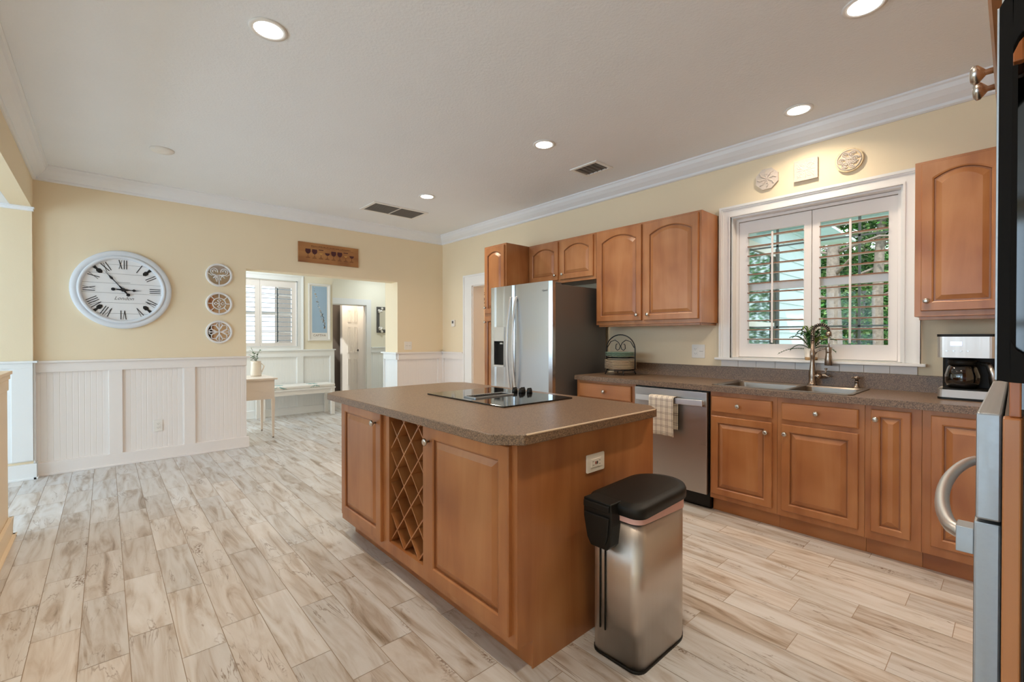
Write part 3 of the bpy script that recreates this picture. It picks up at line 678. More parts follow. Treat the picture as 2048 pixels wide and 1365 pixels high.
# ------------------------------------------------------------------ west wall decor
def clock():
    cy, cz, R = -3.755, 1.735, .385
    e = empty('wall_clock', (0, cy, cz), 'large round white farmhouse clock with black roman numerals on the yellow wall', 'clock')
    T = lambda a, b_, h: (h, cy+a, cz+b_)
    mb = MB(); prof = [(R, 0), (R, .03), (R-.008, .040), (R-.045, .045), (R-.05, .038), (R-.052, .05), (R-.06, .058), (R-.075, .055), (R-.082, .035), (R-.083, .02)]
    mb.lathe(None, prof, M['clockwhite'], T=T, seg=72, caps=False); mb.build('frame', e)
    rf = R-.080
    mb = MB(); edges = [-rf, -.235, -.13, -.035, .06, .155, .245, rf]
    for i in range(7):
        v0, v1 = edges[i]+.0012, edges[i+1]-.0012; P = []
        hw = lambda v: math.sqrt(max(0, rf*rf-v*v))
        n = 8
        for k_ in range(n+1): v = v0+(v1-v0)*k_/n; P.append((hw(v)+.001, v))
        for k_ in range(n, -1, -1): v = v0+(v1-v0)*k_/n; P.append((-hw(v)-.001, v))
        mb.prism(T, P, .012, .022, M['clockface'])
    mb.prism(T, circ(0, 0, rf, n=64), .006, .012, M['ink'])
    mb.build('face', e)
    nums = ['XII', 'I', 'II', 'III', 'IV', 'V', 'VI', 'VII', 'VIII', 'IX', 'X', 'XI']
    for i, s_ in enumerate(nums):
        mb = MB(); th = math.radians(30*i); d = Vector((math.sin(th), math.cos(th))); p = Vector((math.cos(th), -math.sin(th)))
        r0, r1 = rf-.10, rf-.012
        widths = {'I': .019, 'V': .036, 'X': .036}; tot = sum(widths[c] for c in s_); x_ = -tot/2
        def bar(xa, ra, xb, rb, t):
            q = []
            for xx, rr, sg in ((xa, ra, -1), (xa, ra, 1), (xb, rb, 1), (xb, rb, -1)):
                P = p*(xx+sg*t/2)+d*rr; q.append((P.x, P.y))
            mb.prism(T, q, .022, .0245, M['ink'])
        for c in s_:
            wd = widths[c]; m_ = x_+wd/2
            if c == 'I': bar(m_, r0, m_, r1, .0065)
            elif c == 'V': bar(m_, r0, m_-.012, r1, .0068); bar(m_, r0, m_+.012, r1, .003)
            else: bar(m_+.011, r0, m_-.011, r1, .0068); bar(m_-.011, r0, m_+.011, r1, .003)
            x_ += wd
        mb.build('numeral', e)
    for sx in (-1, 1):
        for sz in (-1, 1):
            mb = MB(); a = math.atan2(sz*.235, sx*.235); d = Vector((math.cos(a), math.sin(a))); p = Vector((-d.y, d.x)); r1 = rf-.004
            q = [d*r1+p*.014, d*(r1-.03)+p*.009, d*(r1-.045)+p*.020, d*(r1-.07)+p*.017, d*(r1-.084), d*(r1-.07)-p*.017, d*(r1-.045)-p*.020, d*(r1-.03)-p*.009, d*r1-p*.014]
            mb.prism(T, [(v.x, v.y) for v in q], .022, .026, M['iron']); mb.lathe(None, [(.008, .026), (.005, .031)], M['iron'], T=lambda u, v, h, d=d: T(d.x*(r1-.058)+u, d.y*(r1-.058)+v, h), seg=10)
            mb.build('corner_ornament', e)
    def hand(ang, L, tail, nm, h, wd):
        a = math.radians(ang); d = Vector((math.sin(a), math.cos(a))); p = Vector((d.y, -d.x)); mb = MB()
        def seg_(r0, r1, w0, w1): mb.prism(T, [((d*r0+p*w0).x, (d*r0+p*w0).y), ((d*r1+p*w1).x, (d*r1+p*w1).y), ((d*r1-p*w1).x, (d*r1-p*w1).y), ((d*r0-p*w0).x, (d*r0-p*w0).y)], h, h+.003, M['ink'])
        seg_(-tail, L*.55, .003, .0035); seg_(L*.5, L*.60, .003, wd); seg_(L*.60, L*.74, wd, .003); seg_(L*.74, L, .003, .0008)
        seg_(0, .05, .010, .004); seg_(0, -.05, .010, .004)
        mb.prism(T, circ(-d.x*tail, -d.y*tail, .0155, n=16), h, h+.003, M['ink']); mb.build(nm, e)
    hand(92, .135, .075, 'hour_hand', .028, .014); hand(-38, .235, .062, 'minute_hand', .033, .011)
    mb = MB(); mb.prism(T, circ(0, 0, .018, n=20), .022, .038, M['ink']); mb.build('hub', e)
    text_mesh('London', .048, T, .005, -.085, .0228, M['signink'] if 0 else M['greyslot'], 'lettering', e, shear=.4)
    mb = MB(); mb.tbox(T, -.055, .055, .070, .073, .022, .0228, M['greyslot']); mb.build('lettering', e)
clock()
def medallion(cy, cz, kind, label):
    e = empty('wall_mirror', (0, cy, cz), label, 'mirror', 'round tracery mirrors')
    T = lambda a, b_, h: (h, cy+a, cz+b_); R = .128
    mb = MB(); mb.lathe(None, [(R, 0), (R, .016), (R-.006, .022), (R-.018, .022), (R-.022, .014), (R-.023, .008)], M['medal'], T=T, seg=48, caps=False); mb.build('frame', e)
    mb = MB(); mb.prism(T, circ(0, 0, R-.02, n=40), .002, .008, M['mirror']); mb.build('glass', e)
    mb = MB(); r = .0045; h = .013; W = lambda P, rr=r: mb.tube([T(a, b_, h) for a, b_ in P], rr, M['medal'], 6)
    def arc(cx, cy_, rad, a0, a1, n=14, r2=None):
        return [(cx+(rad+((r2-rad)*i/n if r2 else 0))*math.cos(math.radians(a0+(a1-a0)*i/n)), cy_+(rad+((r2-rad)*i/n if r2 else 0))*math.sin(math.radians(a0+(a1-a0)*i/n))) for i in range(n+1)]
    Rin = R-.018
    if kind == 0:
        for s in (-1, 1):
            W([(s*x_, y_) for x_, y_ in arc(.048, .038, .034, -120, 200, 18)]); W([(s*x_, y_) for x_, y_ in arc(.048, .038, .015, -60, 200, 10)])
            W([(0, 0), (s*.03, -.01), (s*.055, -.035)], .006); W([(s*x_, y_) for x_, y_ in arc(.055, -.045, .042, 200, 60, 14)])
            W([(s*.11, .02), (s*.075, -.005), (0, 0)])
        W([(0, -Rin), (0, 0)]); W([(0, 0), (-.035, -.035), (-.02, -.075)])
    elif kind == 1:
        W(arc(0, 0, .062, 0, 360, 32)[:-1], .0055); 
        for i in range(8):
            a = math.radians(45*i); W([(.062*math.cos(a), .062*math.sin(a)), (Rin*math.cos(a), Rin*math.sin(a))], .005)
        for i in range(4):
            a = math.radians(90*i); cx, cy_ = .032*math.cos(a), .032*math.sin(a)
            W([(cx+.016*math.cos(a+q), cy_+.016*math.sin(a+q)) for q in (0, PI/2, PI, 3*PI/2, 2*PI)], .005); W([(0, 0), (cx*.5, cy_*.5)], .005)
    else:
        for i in range(4):
            a = math.radians(90*i); W([(0, 0), (Rin*math.cos(a), Rin*math.sin(a))], .005)
            for s in (-1, 1):
                P = [(.02, 0), (.05, s*.022), (.08, s*.03), (.098, s*.016), (.085, s*.006)]
                W([(x_*math.cos(a)-y_*math.sin(a), x_*math.sin(a)+y_*math.cos(a)) for x_, y_ in P])
            a += PI/4
            for s in (-1, 1):
                P = [(.0, 0), (.03, s*.022), (.06, s*.03), (.085, s*.02), (.1, 0)]
                W([(x_*math.cos(a)-y_*math.sin(a), x_*math.sin(a)+y_*math.cos(a)) for x_, y_ in P])
    mb.build('tracery', e)
medallion(-2.943, 1.958, 0, 'round white mirror with scrolled tracery, topmost of the three beside the clock')
medallion(-2.944, 1.640, 1, 'round white mirror with spoked wheel tracery, middle of the three beside the clock')
medallion(-2.945, 1.325, 2, 'round white mirror with petal tracery, lowest of the three beside the clock')
# wine sign
e = empty('wine_sign', (0, -1.735, 2.33), 'long rustic wooden sign painted with a row of wine glasses above the opening', 'sign')
T = T_E(0)
mb = MB(); mb.tbox(T, -2.115, -1.350, 2.205, 2.455, 0, .02, M['signwood']); mb.build('board', e, .003)
for i in range(8):
    u = -2.0+i*.0795; v = 2.345; mb = MB(); wn = M['wine2'] if i in (2, 6) else M['wine']
    q = [(u-.03, v+.03), (u-.033, v), (u-.02, v-.025), (u, v-.034), (u+.02, v-.025), (u+.033, v), (u+.03, v+.03)]
    if i in (2, 6): mb.prism(T, [(u-.03, v+.035), (u-.03, v+.025), (u+.03, v+.025), (u+.03, v+.035)], .020, .0206, M['wine']); mb.prism(T, [(u-.025, v-.01), (u, v-.03), (u+.025, v-.01)], .020, .0206, wn)
    else: mb.prism(T, q[1:6] if i in (3, 7) else q, .020, .0206, wn)
    mb.tbox(T, u-.0025, u+.0025, v-.066, v-.034, .020, .0206, M['signink']); mb.build('painted_glass', e)
    mb = MB(); mb.prism(T, [(u-.022, v-.07), (u, v-.062), (u+.022, v-.07)], .020, .0206, M['signink']); mb.tbox(T, u-.026, u+.024, v-.084, v-.077, .020, .0206, M['signink']); mb.build('painted_caption', e)
mb = MB()
for i in range(26): 
    u = -1.96+i*.0195; hh = random.uniform(.006, .016); mb.tbox(T, u, u+.013, 2.408, 2.408+hh, .020, .0206, M['signink'])
mb.tbox(T, -1.96, -1.66, 2.395, 2.398, .020, .0206, M['signink']); mb.tbox(T, -1.62, -1.42, 2.395, 2.398, .020, .0206, M['signink']); mb.build('painted_flourish', e)

# ------------------------------------------------------------------ outlets and switches
def plate(name, T, u, v, wd, ht, gangs, label, cat, loc):
    e = empty(name, loc, label, cat)
    mb = MB(); mb.prism(T, rrect(u-wd/2, u+wd/2, v-ht/2, v+ht/2, .006, 3), 0, .006, M['outlet']); mb.build('cover_plate', e, .0015)
    for k_, (du, dv, kind, rot) in enumerate(gangs):
        mb = MB(); a, b_ = u+du, v+dv
        if kind == 'switch':
            mb.tbox(T, a-.016, a+.016, b_-.033, b_+.033, .006, .0085, M['outlet']); mb.tbox(T, a-.0165, a+.0165, b_-.001, b_+.001, .0085, .009, M['slot']); mb.build('rocker', e, .001)
        elif kind == 'duplex':
            for s in (-1, 1):
                mb.tbox(T, a-.0165, a+.0165, b_+s*.02-.014, b_+s*.02+.014, .006, .009, M['outlet'])
                mb.tbox(T, a-.008, a-.006, b_+s*.02-.004, b_+s*.02+.006, .009, .0093, M['slot']); mb.tbox(T, a+.006, a+.008, b_+s*.02-.004, b_+s*.02+.006, .009, .0093, M['slot'])
                mb.tbox(T, a-.002, a+.002, b_+s*.02-.010, b_+s*.02-.007, .009, .0093, M['slot'])
            mb.build('receptacle', e, .0005)
        else:   # gfci lying on its side
            mb.tbox(T, a-.034, a+.034, b_-.017, b_+.017, .006, .009, M['outlet'])
            for s in (-1, 1):
                mb.tbox(T, a+s*.022-.004, a+s*.022+.006, b_-.009, b_-.007, .009, .0093, M['slot']); mb.tbox(T, a+s*.022-.004, a+s*.022+.006, b_+.006, b_+.008, .009, .0093, M['slot'])
            mb.tbox(T, a-.008, a-.001, b_-.006, b_+.006, .009, .0105, M['redled']); mb.tbox(T, a+.002, a+.009, b_-.006, b_+.006, .009, .0105, M['slot']); mb.build('receptacle', e, .0005)
    return e
plate('wall_outlet', T_E(.006), -3.487, .352, .075, .118, [(0, 0, 'duplex', 0)], 'white duplex outlet low on the beadboard under the clock', 'outlet', (0, -3.487, .352))
plate('light_switch', T_E(0), -.60, 1.145, .12, .118, [(-.024, 0, 'switch', 0), (.024, 0, 'switch', 0)], 'double rocker light switch on the yellow wall right of the opening', 'switch', (0, -.6, 1.145))
plate('wall_outlet', T_S(0), 4.068, 1.142, .118, .118, [(-.025, 0, 'duplex', 0), (.027, 0, 'switch', 0)], 'outlet with switch on the wall left of the sink window', 'outlet', (4.068, 0, 1.142))
plate('island_outlet', T_E(4.716), -2.307, .72, .122, .078, [(0, 0, 'gfci', 0)], 'white sideways outlet on the island end panel above the trash can', 'outlet', (4.71, -2.307, .72))
e = empty('thermostat', (.306, 0, 1.478), 'small white thermostat on the yellow wall beside the doorway', 'thermostat')
mb = MB(); mb.tbox(TN, .265, .345, 1.428, 1.528, 0, .022, M['outlet']); mb.build('body', e, .004)
mb = MB(); mb.tbox(TN, .282, .322, 1.475, 1.512, .022, .023, M['greyslot']); mb.build('display', e)

# ------------------------------------------------------------------ plaster tiles over the window
def relief(mb, T, cu, cv, R, mat, kind):
    W = lambda P, r=.0048: mb.tube([T(cu+a, cv+b_, .022) for a, b_ in P], r, mat, 6)
    if kind == 'oct':
        for i in range(8):
            a = PI/4*i; W([(0, 0), (.6*R*math.cos(a+.25), .6*R*math.sin(a+.25)), (.85*R*math.cos(a), .85*R*math.sin(a))]); W([(.45*R*math.cos(a+q), .45*R*math.sin(a+q)) for q in (0, .2, .4)])
    elif kind == 'sq':
        for sx in (-1, 1):
            for sy in (-1, 1):
                c = (sx*R*.42, sy*R*.40)
                for r in (.3, .14): W([(c[0]+r*R*math.cos(q), c[1]+r*R*.8*math.sin(q)) for q in [k*.45 for k in range(12)]])
                W([(0, 0), (sx*.3*R, sy*.12*R), (sx*.75*R, sy*.75*R)])
        W([(-.8*R, 0), (.8*R, 0)]); W([(0, -.8*R), (0, .8*R)])
    else:
        W([(.86*R*math.cos(q*.2), .86*R*math.sin(q*.2)) for q in range(32)], .004)
        for i in range(6):
            a = PI/3*i; c = (.5*R*math.cos(a), .5*R*math.sin(a))
            for r in (.24, .11): W([(c[0]+r*R*math.cos(q), c[1]+r*R*math.sin(q)) for q in [k*.5 for k in range(12)]])
        for r in (.2, .1): W([(r*R*math.cos(q), r*R*math.sin(q)) for q in [k*.5 for k in range(13)]])
mb = MB(); mb.prism(lambda a, b_, h: TN(4.622+a, 2.510+b_, h), [(x_*.086, y_*.086) for x_, y_ in circ(0, 0, 1, n=8, a0=PI/8)], 0, .02, M['plaster']); relief(mb, TN, 4.622, 2.510, .08, M['plaster'], 'oct')
tag(mb.build('plaster_tile', loc=(4.622, 0, 2.51)), 'octagonal white plaster relief tile, leftmost of three above the sink window', 'wall tile', 'plaster relief tiles')
mb = MB(); mb.prism(TN, [(4.812, 2.43), (4.965, 2.43), (4.965, 2.583), (4.812, 2.583)], 0, .024, M['plaster']); relief(mb, TN, 4.888, 2.506, .074, M['plaster'], 'sq')
tag(mb.build('plaster_tile', loc=(4.888, 0, 2.506), bevel=.002), 'square white plaster relief tile, middle of three above the sink window', 'wall tile', 'plaster relief tiles')
mb = MB(); mb.prism(TN, circ(5.150, 2.503, .082, n=40), 0, .02, M['plaster2']); relief(mb, TN, 5.150, 2.503, .080, M['plaster'], 'round')
tag(mb.build('plaster_tile', loc=(5.15, 0, 2.503)), 'round tan and white plaster relief tile, rightmost of three above the sink window', 'wall tile', 'plaster relief tiles')

# ------------------------------------------------------------------ upper cabinets
def upper(name, x0, x1, z0, z1, doors, label, group, depth=.305, rail=True, base_y=0):
    e = empty(name, ((x0+x1)/2, 0, z0), label, 'cabinet', group); yf = -depth
    mb = MB(); mb.box(x0, x1, yf, -.001, z0, z1, M['maple']); 
    if rail: mb.box(x0+.02, x1-.02, yf+.015, yf+.035, z0-.02, z0+.001, M['maple']); mb.box(x1-.03, x1-.012, yf+.02, -.01, z0-.02, z0+.001, M['maple'])
    mb.build('body', e, .0015)
    for d0, d1, kz, kx in doors:
        d = door_mb(T_S(yf), d0, d1, z0+.032, z1-.018, M['maple'], arch=min(.055, (d1-d0)*.12)).build('door', e)
        if kx: knob(T_S(yf), kx, kz, .019, d)
    return e
upper('wall_cabinet', 3.186, 4.239, 1.385, 2.295, [(3.206, 3.694, 1.467, 3.655), (3.722, 4.216, 1.467, 3.766)], 'tall double-door maple wall cabinet between the fridge and the sink window', 'maple wall cabinets')
upper('wall_cabinet', 5.531, 6.29, 1.385, 2.295, [(5.560, 5.900, 1.475, 5.587), (5.925, 6.265, 1.475, 6.238)], 'maple wall cabinet right of the sink window above the coffee maker', 'maple wall cabinets')
upper('wall_cabinet', 2.238, 3.183, 1.84, 2.295, [(2.262, 2.690, 1.925, 2.656), (2.722, 3.155, 1.925, 2.762)], 'short double-door maple cabinet above the refrigerator', 'maple wall cabinets', rail=False)
e = empty('pantry_cabinet', (2.05, -.3, 0), 'tall narrow maple pantry cabinet left of the refrigerator', 'cabinet')
mb = MB(); mb.box(1.855, 2.234, -.645, -.006, .1, 2.295, M['maple']); mb.box(1.855, 2.234, -.58, -.006, 0, .1, M['maple']); mb.build('body', e, .0015)
for z0, z1, kz in ((1.535, 2.275, 1.60), (.12, 1.50, 1.44)):
    d = door_mb(T_S(-.645), 1.875, 2.214, z0, z1, M['maple'], arch=.04 if z0 > 1 else 0).build('door', e); knob(T_S(-.645), 1.90, kz, .019, d)

# ------------------------------------------------------------------ refrigerator
def fridge():
    x0, x1, yb, yf = 2.243, 3.125, -.06, -.825
    e = empty('refrigerator', ((x0+x1)/2, -.45, 0), 'stainless side-by-side refrigerator with curved bar handles and ice dispenser', 'refrigerator')
    mb = MB(); mb.box(x0+.01, x1-.005, yf, yb, .02, 1.755, M['fridge_side']); mb.box(x0+.03, x1-.03, yf+.06, yb-.03, 0, .02, M['black']); mb.build('body', e, .004)
    seam = 2.63; bulge = .012
    def prof(a, b_, n=14):
        P = []
        for i in range(n+1):
            u = a+(b_-a)*i/n; q = (u-x0)/(x1-x0)*2-1; s = (i/n); edge = min(s, 1-s)
            P.append((u, .055+bulge*(1-q*q)-(.012*(1-min(1, edge/.03))**2 if (i in (0, n)) else 0)))
        return P
    for nm, a, b_ in (('door', x0, seam-.003), ('door', seam+.003, x1)):
        mb = MB(); P = prof(a, b_); TT = lambda u, w_, z: (u, yf-w_, z)
        cut = nm and a < 2.5
        poly = [(a, .004)]+P+[(b_, .004)]
        if not cut: mb.prism(TT, poly, .03, 1.78, M['steel'], False)
        else:
            D0_, D1_, Z0, Z1 = 2.328, 2.479, .970, 1.225
            left = [(a, .004)]+[p for p in P if p[0] < D0_]+[(D0_, .066), (D0_, .004)]
            right = [(D1_, .004), (D1_, .066)]+[p for p in P if p[0] > D1_]+[(b_, .004)]
            mid = [(D0_, .004), (D0_, .066)]+[p for p in P if D0_ < p[0] < D1_]+[(D1_, .066), (D1_, .004)]
            mb.prism(TT, left, .03, 1.78, M['steel']); mb.prism(TT, right, .03, 1.78, M['steel'])
            mb.prism(TT, mid, .03, Z0, M['steel']); mb.prism(TT, mid, Z1, 1.78, M['steel'])
        o = mb.build(nm, e)
        if cut:
            q = MB(); q.box(D0_, D1_, yf-.03, yf-.004, Z0, Z1, M['black']); q.box(D0_, D1_, yf-.078, yf-.03, Z0, Z0+.012, M['handle']); q.build('dispenser_recess', o)
            q = MB(); q.prism(T_S(yf), [(D0_-.004, Z1), (D1_+.004, Z1), (D1_+.004, 1.365), (D0_-.004, 1.365)], .060, .071, M['handle'])
            q.build('dispenser_panel', o, .002)
            q = MB(); q.ring(T_S(yf), [(D0_-.006, Z0-.006), (D1_+.006, Z0-.006), (D1_+.006, 1.37), (D0_-.006, 1.37)], [(D0_, Z0), (D1_, Z0), (D1_, 1.362), (D0_, 1.362)], .062, .0725, M['handle']); q.build('dispenser_bezel', o)
            q = MB(); q.box(D0_+.09, D1_-.02, yf-.07, yf-.04, Z1-.03, Z1-.015, M['handle']); q.build('spout', o)
        hx = seam-.040 if a < 2.5 else seam+.040
        q = MB(); pts = []
        for i in range(21):
            s = i/20; z = 1.665-(1.665-.70)*s; pts.append((z, .068+.052*math.sin(PI*s)**.8 if 0 < s < 1 else .062))
        vs = []
        for z, w_ in pts:
            for du, dw in ((-.013, 0), (.013, 0), (.013, .014), (-.013, .014)): vs.append((hx+du, yf-w_-dw, z))
        fs = [(i*4+k_, i*4+(k_+1) % 4, i*4+4+(k_+1) % 4, i*4+4+k_) for i in range(20) for k_ in range(4)]+[(0, 1, 2, 3), (80, 81, 82, 83)]
        q.add(vs, fs, M['handle']); q.build('handle', o, .003)
    mb = MB(); mb.box(x1-.09, x1-.01, yf+.01, yf+.09, 1.755, 1.775, M['fridge_side']); mb.build('hinge_cover', e, .004)
    text_mesh('Whirlpool', .026, T_S(yf), 3.02, 1.697, .0605, M['greyslot'], 'logo', e, shear=.1)
fridge()

# ------------------------------------------------------------------ base cabinets
TB = T_S(-.61)
def base_cab(x0, x1, parts, label, loc):
    e = empty('base_cabinet', loc, label, 'cabinet', 'maple base cabinets')
    mb = MB(); low = 'sink' in parts[0] or x0 in (4.452, 4.894)
    if low: mb.box(x0, x1, -.61, -.03, .10, .745, M['maple']); mb.box(x0, x1, -.61, -.588, .745, .872, M['maple'])
    else: mb.box(x0, x1, -.61, -.03, .10, .872, M['maple'])
    mb.box(x0, x1, -.56, -.03, 0, .10, M['maple_x']); mb.build('body', e, .001)
    for kind, a, b_, c, d, ku, kv in parts:
        if kind == 'drawer': o = slab_mb(TB, a, b_, c, d, M['maple_x']).build('drawer', e, .001)
        else: o = door_mb(TB, a, b_, c, d, M['maple'], fr=.05 if b_-a > .25 else .042).build('door', e)
        if ku: knob(TB, ku, kv, .019, o)
    return e
base_cab(3.20, 3.828, [('drawer', 3.235, 3.79, .722, .852, 3.52, .787), ('door', 3.235, 3.505, .145, .70, 3.47, .65), ('door', 3.52, 3.79, .145, .70, 3.555, .65)], 'maple base cabinet with one wide drawer between the refrigerator and dishwasher', (3.5, -.3, 0))
base_cab(4.452, 4.893, [('drawer', 4.462, 4.865, .728, .842, 4.654, .785), ('door', 4.462, 4.865, .135, .700, 4.832, .633)], 'maple base cabinet with drawer over door, right beside the dishwasher', (4.67, -.3, 0))
base_cab(4.894, 5.353, [('drawer', 4.921, 5.325, .728, .842, 5.117, .792), ('door', 4.921, 5.325, .140, .700, 4.945, .640)], 'maple base cabinet with drawer over door, below the soap dispenser', (5.12, -.3, 0))
base_cab(5.354, 5.600, [('door', 5.383, 5.557, .150, .852, 5.406, .797)], 'narrow maple base cabinet with a single tall door', (5.47, -.3, 0))
base_cab(5.601, 6.60, [('door', 5.637, 6.08, .150, .848, 6.05, .80)], 'maple base cabinet with a tall door under the coffee maker', (6.1, -.3, 0))
# countertop + backsplash with sink cut-out
CT0, CT1 = .874, .914
SX0, SX1, SY0, SY1 = 4.462, 5.262, -.555, -.095
e = empty('countertop', (4.9, -.3, CT0), 'long speckled brown laminate countertop along the window wall', 'countertop')
mb = MB()
T = T_U(0)
mb.box(3.19, SX0, -.64, -.022, CT0, CT1, M['counter']); mb.box(SX1, 6.6, -.64, -.022, CT0, CT1, M['counter']); mb.box(SX0, SX1, -.64, SY0, CT0, CT1, M['counter']); mb.box(SX0, SX1, SY1, -.022, CT0, CT1, M['counter'])
mb.build('worktop', e)
mb = MB(); mb.box(3.19, 6.6, -.022, -.001, CT0, 1.02, M['counter']); mb.build('backsplash', e, .003)
# dishwasher
e = empty('dishwasher', (4.14, -.33, 0), 'stainless dishwasher with bar handle and dark toe kick', 'dishwasher')
mb = MB(); mb.box(3.835, 4.445, -.60, -.04, .02, .868, M['black']); mb.box(3.835, 4.445, -.57, -.04, 0, .02, M['black']); mb.build('body', e)
mb = MB(); mb.box(3.839, 4.441, -.645, -.601, .118, .862, M['steel_x']); d = mb.build('door', e, .003)
mb = MB(); pts = [(3.875, .0), (3.885, .03), (4.14, .045), (4.395, .03), (4.405, .0)]
TT = T_S(-.645); n = 16; vs = []
for i in range(n+1):
    s = i/n; u = 3.873+(4.425-3.873)*s; w_ = .028+.016*math.sin(PI*s); z = .785
    for dv, dw in ((-.022, 0), (.022, 0), (.022, .014), (-.022, .014)): vs.append(TT(u, z+dv, w_+dw))
mb.add(vs, [(i*4+k_, i*4+(k_+1) % 4, i*4+4+(k_+1) % 4, i*4+4+k_) for i in range(n) for k_ in range(4)]+[(0, 1, 2, 3), (4*n, 4*n+1, 4*n+2, 4*n+3)], M['handle'])
mb.tbox(TT, 3.873, 3.893, .770, .800, 0, .03, M['handle']); mb.tbox(TT, 4.405, 4.425, .770, .800, 0, .03, M['handle']); mb.build('handle', d, .003)
text_mesh('WD', .02, TT, 4.30, .24, .0004, M['handle'], 'logo', d) if 0 else None
# towel draped on the handle
def towel():
    bm = bmesh.new(); uvl = bm.loops.layers.uv.new('UVMap'); nx, nz = 22, 30; g = []
    for j in range(nz+1):
        row = []
        s = j/nz
        for i in range(nx+1):
            u = i/nx; x_ = 4.018+.205*u
            fold = .004*math.sin(u*14+1.3*s)+.003*math.sin(u*5+s*3)
            if s < .34: z = .56+(.812-.56)*(s/.34); y = -.655+fold*.3
            elif s < .42: q = (s-.34)/.08; a = PI*(1-q); z = .808+.008*math.sin(a); y = -.672-.0255+.0 + .0245*math.cos(PI*q)-.0 ; y = -.6925+.0345*math.cos(PI*q)*1.0; 
            else: q = (s-.42)/.58; z = .806-(.806-.512)*q+.008*math.sin(u*3.0)*q; y = -.7265-.003*math.sin(q*3)+fold*(.4+q*.6)*.8
            row.append((bm.verts.new((x_+.006*math.sin(s*7)*.4*(u-.5), y, z)), (x_, j*.02)))
        g.append(row)
    for j in range(nz):
        for i in range(nx):
            q = [g[j][i], g[j][i+1], g[j+1][i+1], g[j+1][i]]; f = bm.faces.new([a[0] for a in q]); f.smooth = True
            for lp, a in zip(f.loops, q): lp[uvl].uv = a[1]
    me = bpy.data.meshes.new('dish_towel'); bm.to_mesh(me); bm.free(); me.materials.append(M['towel'])
    o = bpy.data.objects.new('dish_towel', me); COL.objects.link(o); m = o.modifiers.new('thick', 'SOLIDIFY'); m.thickness = .004; m.offset = 0
    tag(o, 'cream and brown plaid dish towel hanging on the dishwasher handle', 'towel')
towel()
# ------------------------------------------------------------------ sink, faucet, dispenser
e = empty('kitchen_sink', (4.86, -.33, CT1), 'stainless drop-in double sink below the window', 'sink')
mb = MB(); o4 = lambda a, b_, c, d: [(a, c), (b_, c), (b_, d), (a, d)]
OU = rrect(4.437, 5.285, -.580, -.055, .03); zt = CT1+.006
B1 = (4.475, 4.905, -.545, -.135); B2 = (4.935, 5.25, -.545, -.135)
mb.ring(T_U(CT1), OU, rrect(4.462, 5.262, -.555, -.125, .03), .0005, .006, M['sinksteel'])
mb.box(4.905, 4.935, -.55, -.13, CT1-.01, CT1+.004, M['sinksteel']); mb.build('rim', e, .002)
for a, b_, c, d in (B1, B2):
    mb = MB(); m = 24; ro = rrect(a-.012, b_+.012, c-.008, d+.008, .04); ri = rrect(a, b_, c, d, .04); rb = rrect(a+.02, b_-.02, c+.02, d-.02, .05); n = len(ro)
    vs = [(x_, y_, CT1+.004) for x_, y_ in ro]+[(x_, y_, CT1-.004) for x_, y_ in ri]+[(x_, y_, CT1-.16) for x_, y_ in rb]
    fs = [(k_*n+i, k_*n+(i+1) % n, (k_+1)*n+(i+1) % n, (k_+1)*n+i) for k_ in range(2) for i in range(n)]+[tuple(range(2*n, 3*n))]
    mb.add(vs, fs, M['sinksteel'], False); bo = mb.build('basin', e)
    mb = MB(); mb.lathe(((a+b_)/2, (c+d)/2, CT1-.159), [(.045, 0), (.04, .004), (.02, .002)], M['knob'], seg=20); mb.build('drain', bo)
fx, fy = 4.955, -.088
e = empty('kitchen_faucet', (fx, fy, CT1+.006), 'brushed nickel spring faucet with hanging spray head behind the sink', 'faucet')
mb = MB(); zb = CT1+.006
mb.lathe((fx, fy, zb), [(.030, 0), (.030, .008), (.023, .014), (.022, .05), (.024, .08), (.018, .125), (.014, .16), (.014, .20), (.016, .205), (.016, .245), (.013, .25), (.0125, .32)], M['bronze'], seg=20); mb.build('column', e)
mb = MB(); mb.tube([(fx+.01, fy, zb+.065), (fx+.055, fy, zb+.065)], [.017, .016], M['bronze'], 14); mb.tube([(fx+.055, fy, zb+.065), (fx+.075, fy, zb+.075), (fx+.095, fy, zb+.066), (fx+.11, fy-.0, zb+.07)], [.013, .009, .006, .006], M['bronze'], 10)
mb.tube([(fx+.078, fy, zb+.075), (fx+.082, fy, zb+.115)], [.005, .004], M['bronze'], 8); mb.lathe((fx+.082, fy, zb+.113), [(.004, 0), (.010, .004), (.010, .010), (.003, .013)], M['bronze'], seg=10); mb.build('lever', e)
cx = fx+.049; ax = [(fx, fy, zb+.32)]; R_ = .049; zc = zb+.385
path = [(fx, fy, zb+.30+.085*i/6) for i in range(7)]+[(cx-R_*math.cos(PI*i/16), fy, zc+R_*1.0*math.sin(PI*i/16)) for i in range(17)]+[(cx+R_, fy, zc-.02*i/3) for i in range(1, 4)]
mb = MB(); mb.tube(path, .009, M['black'], 8); mb.build('hose', e)
mb = MB(); L_ = []; tot = 0
P = [Vector(p) for p in path]; turns = 22; nn = turns*12
cum = [0]
for i in range(1, len(P)): cum.append(cum[-1]+(P[i]-P[i-1]).length)
for i in range(nn+1):
    s = cum[-1]*i/nn; j = max(k_ for k_ in range(len(cum)) if cum[k_] <= s+1e-9); j = min(j, len(P)-2)
    q = P[j].lerp(P[j+1], (s-cum[j])/(cum[j+1]-cum[j])); t = (P[j+1]-P[j]).normalized(); n1 = Vector((0, 1, 0)); n2 = t.cross(n1); a = 2*PI*turns*i/nn
    L_.append(q+(n1*math.cos(a)+n2*math.sin(a))*.0125)
mb.tube(L_, .0028, M['bronze'], 6); mb.build('spring', e)
hx = cx+R_
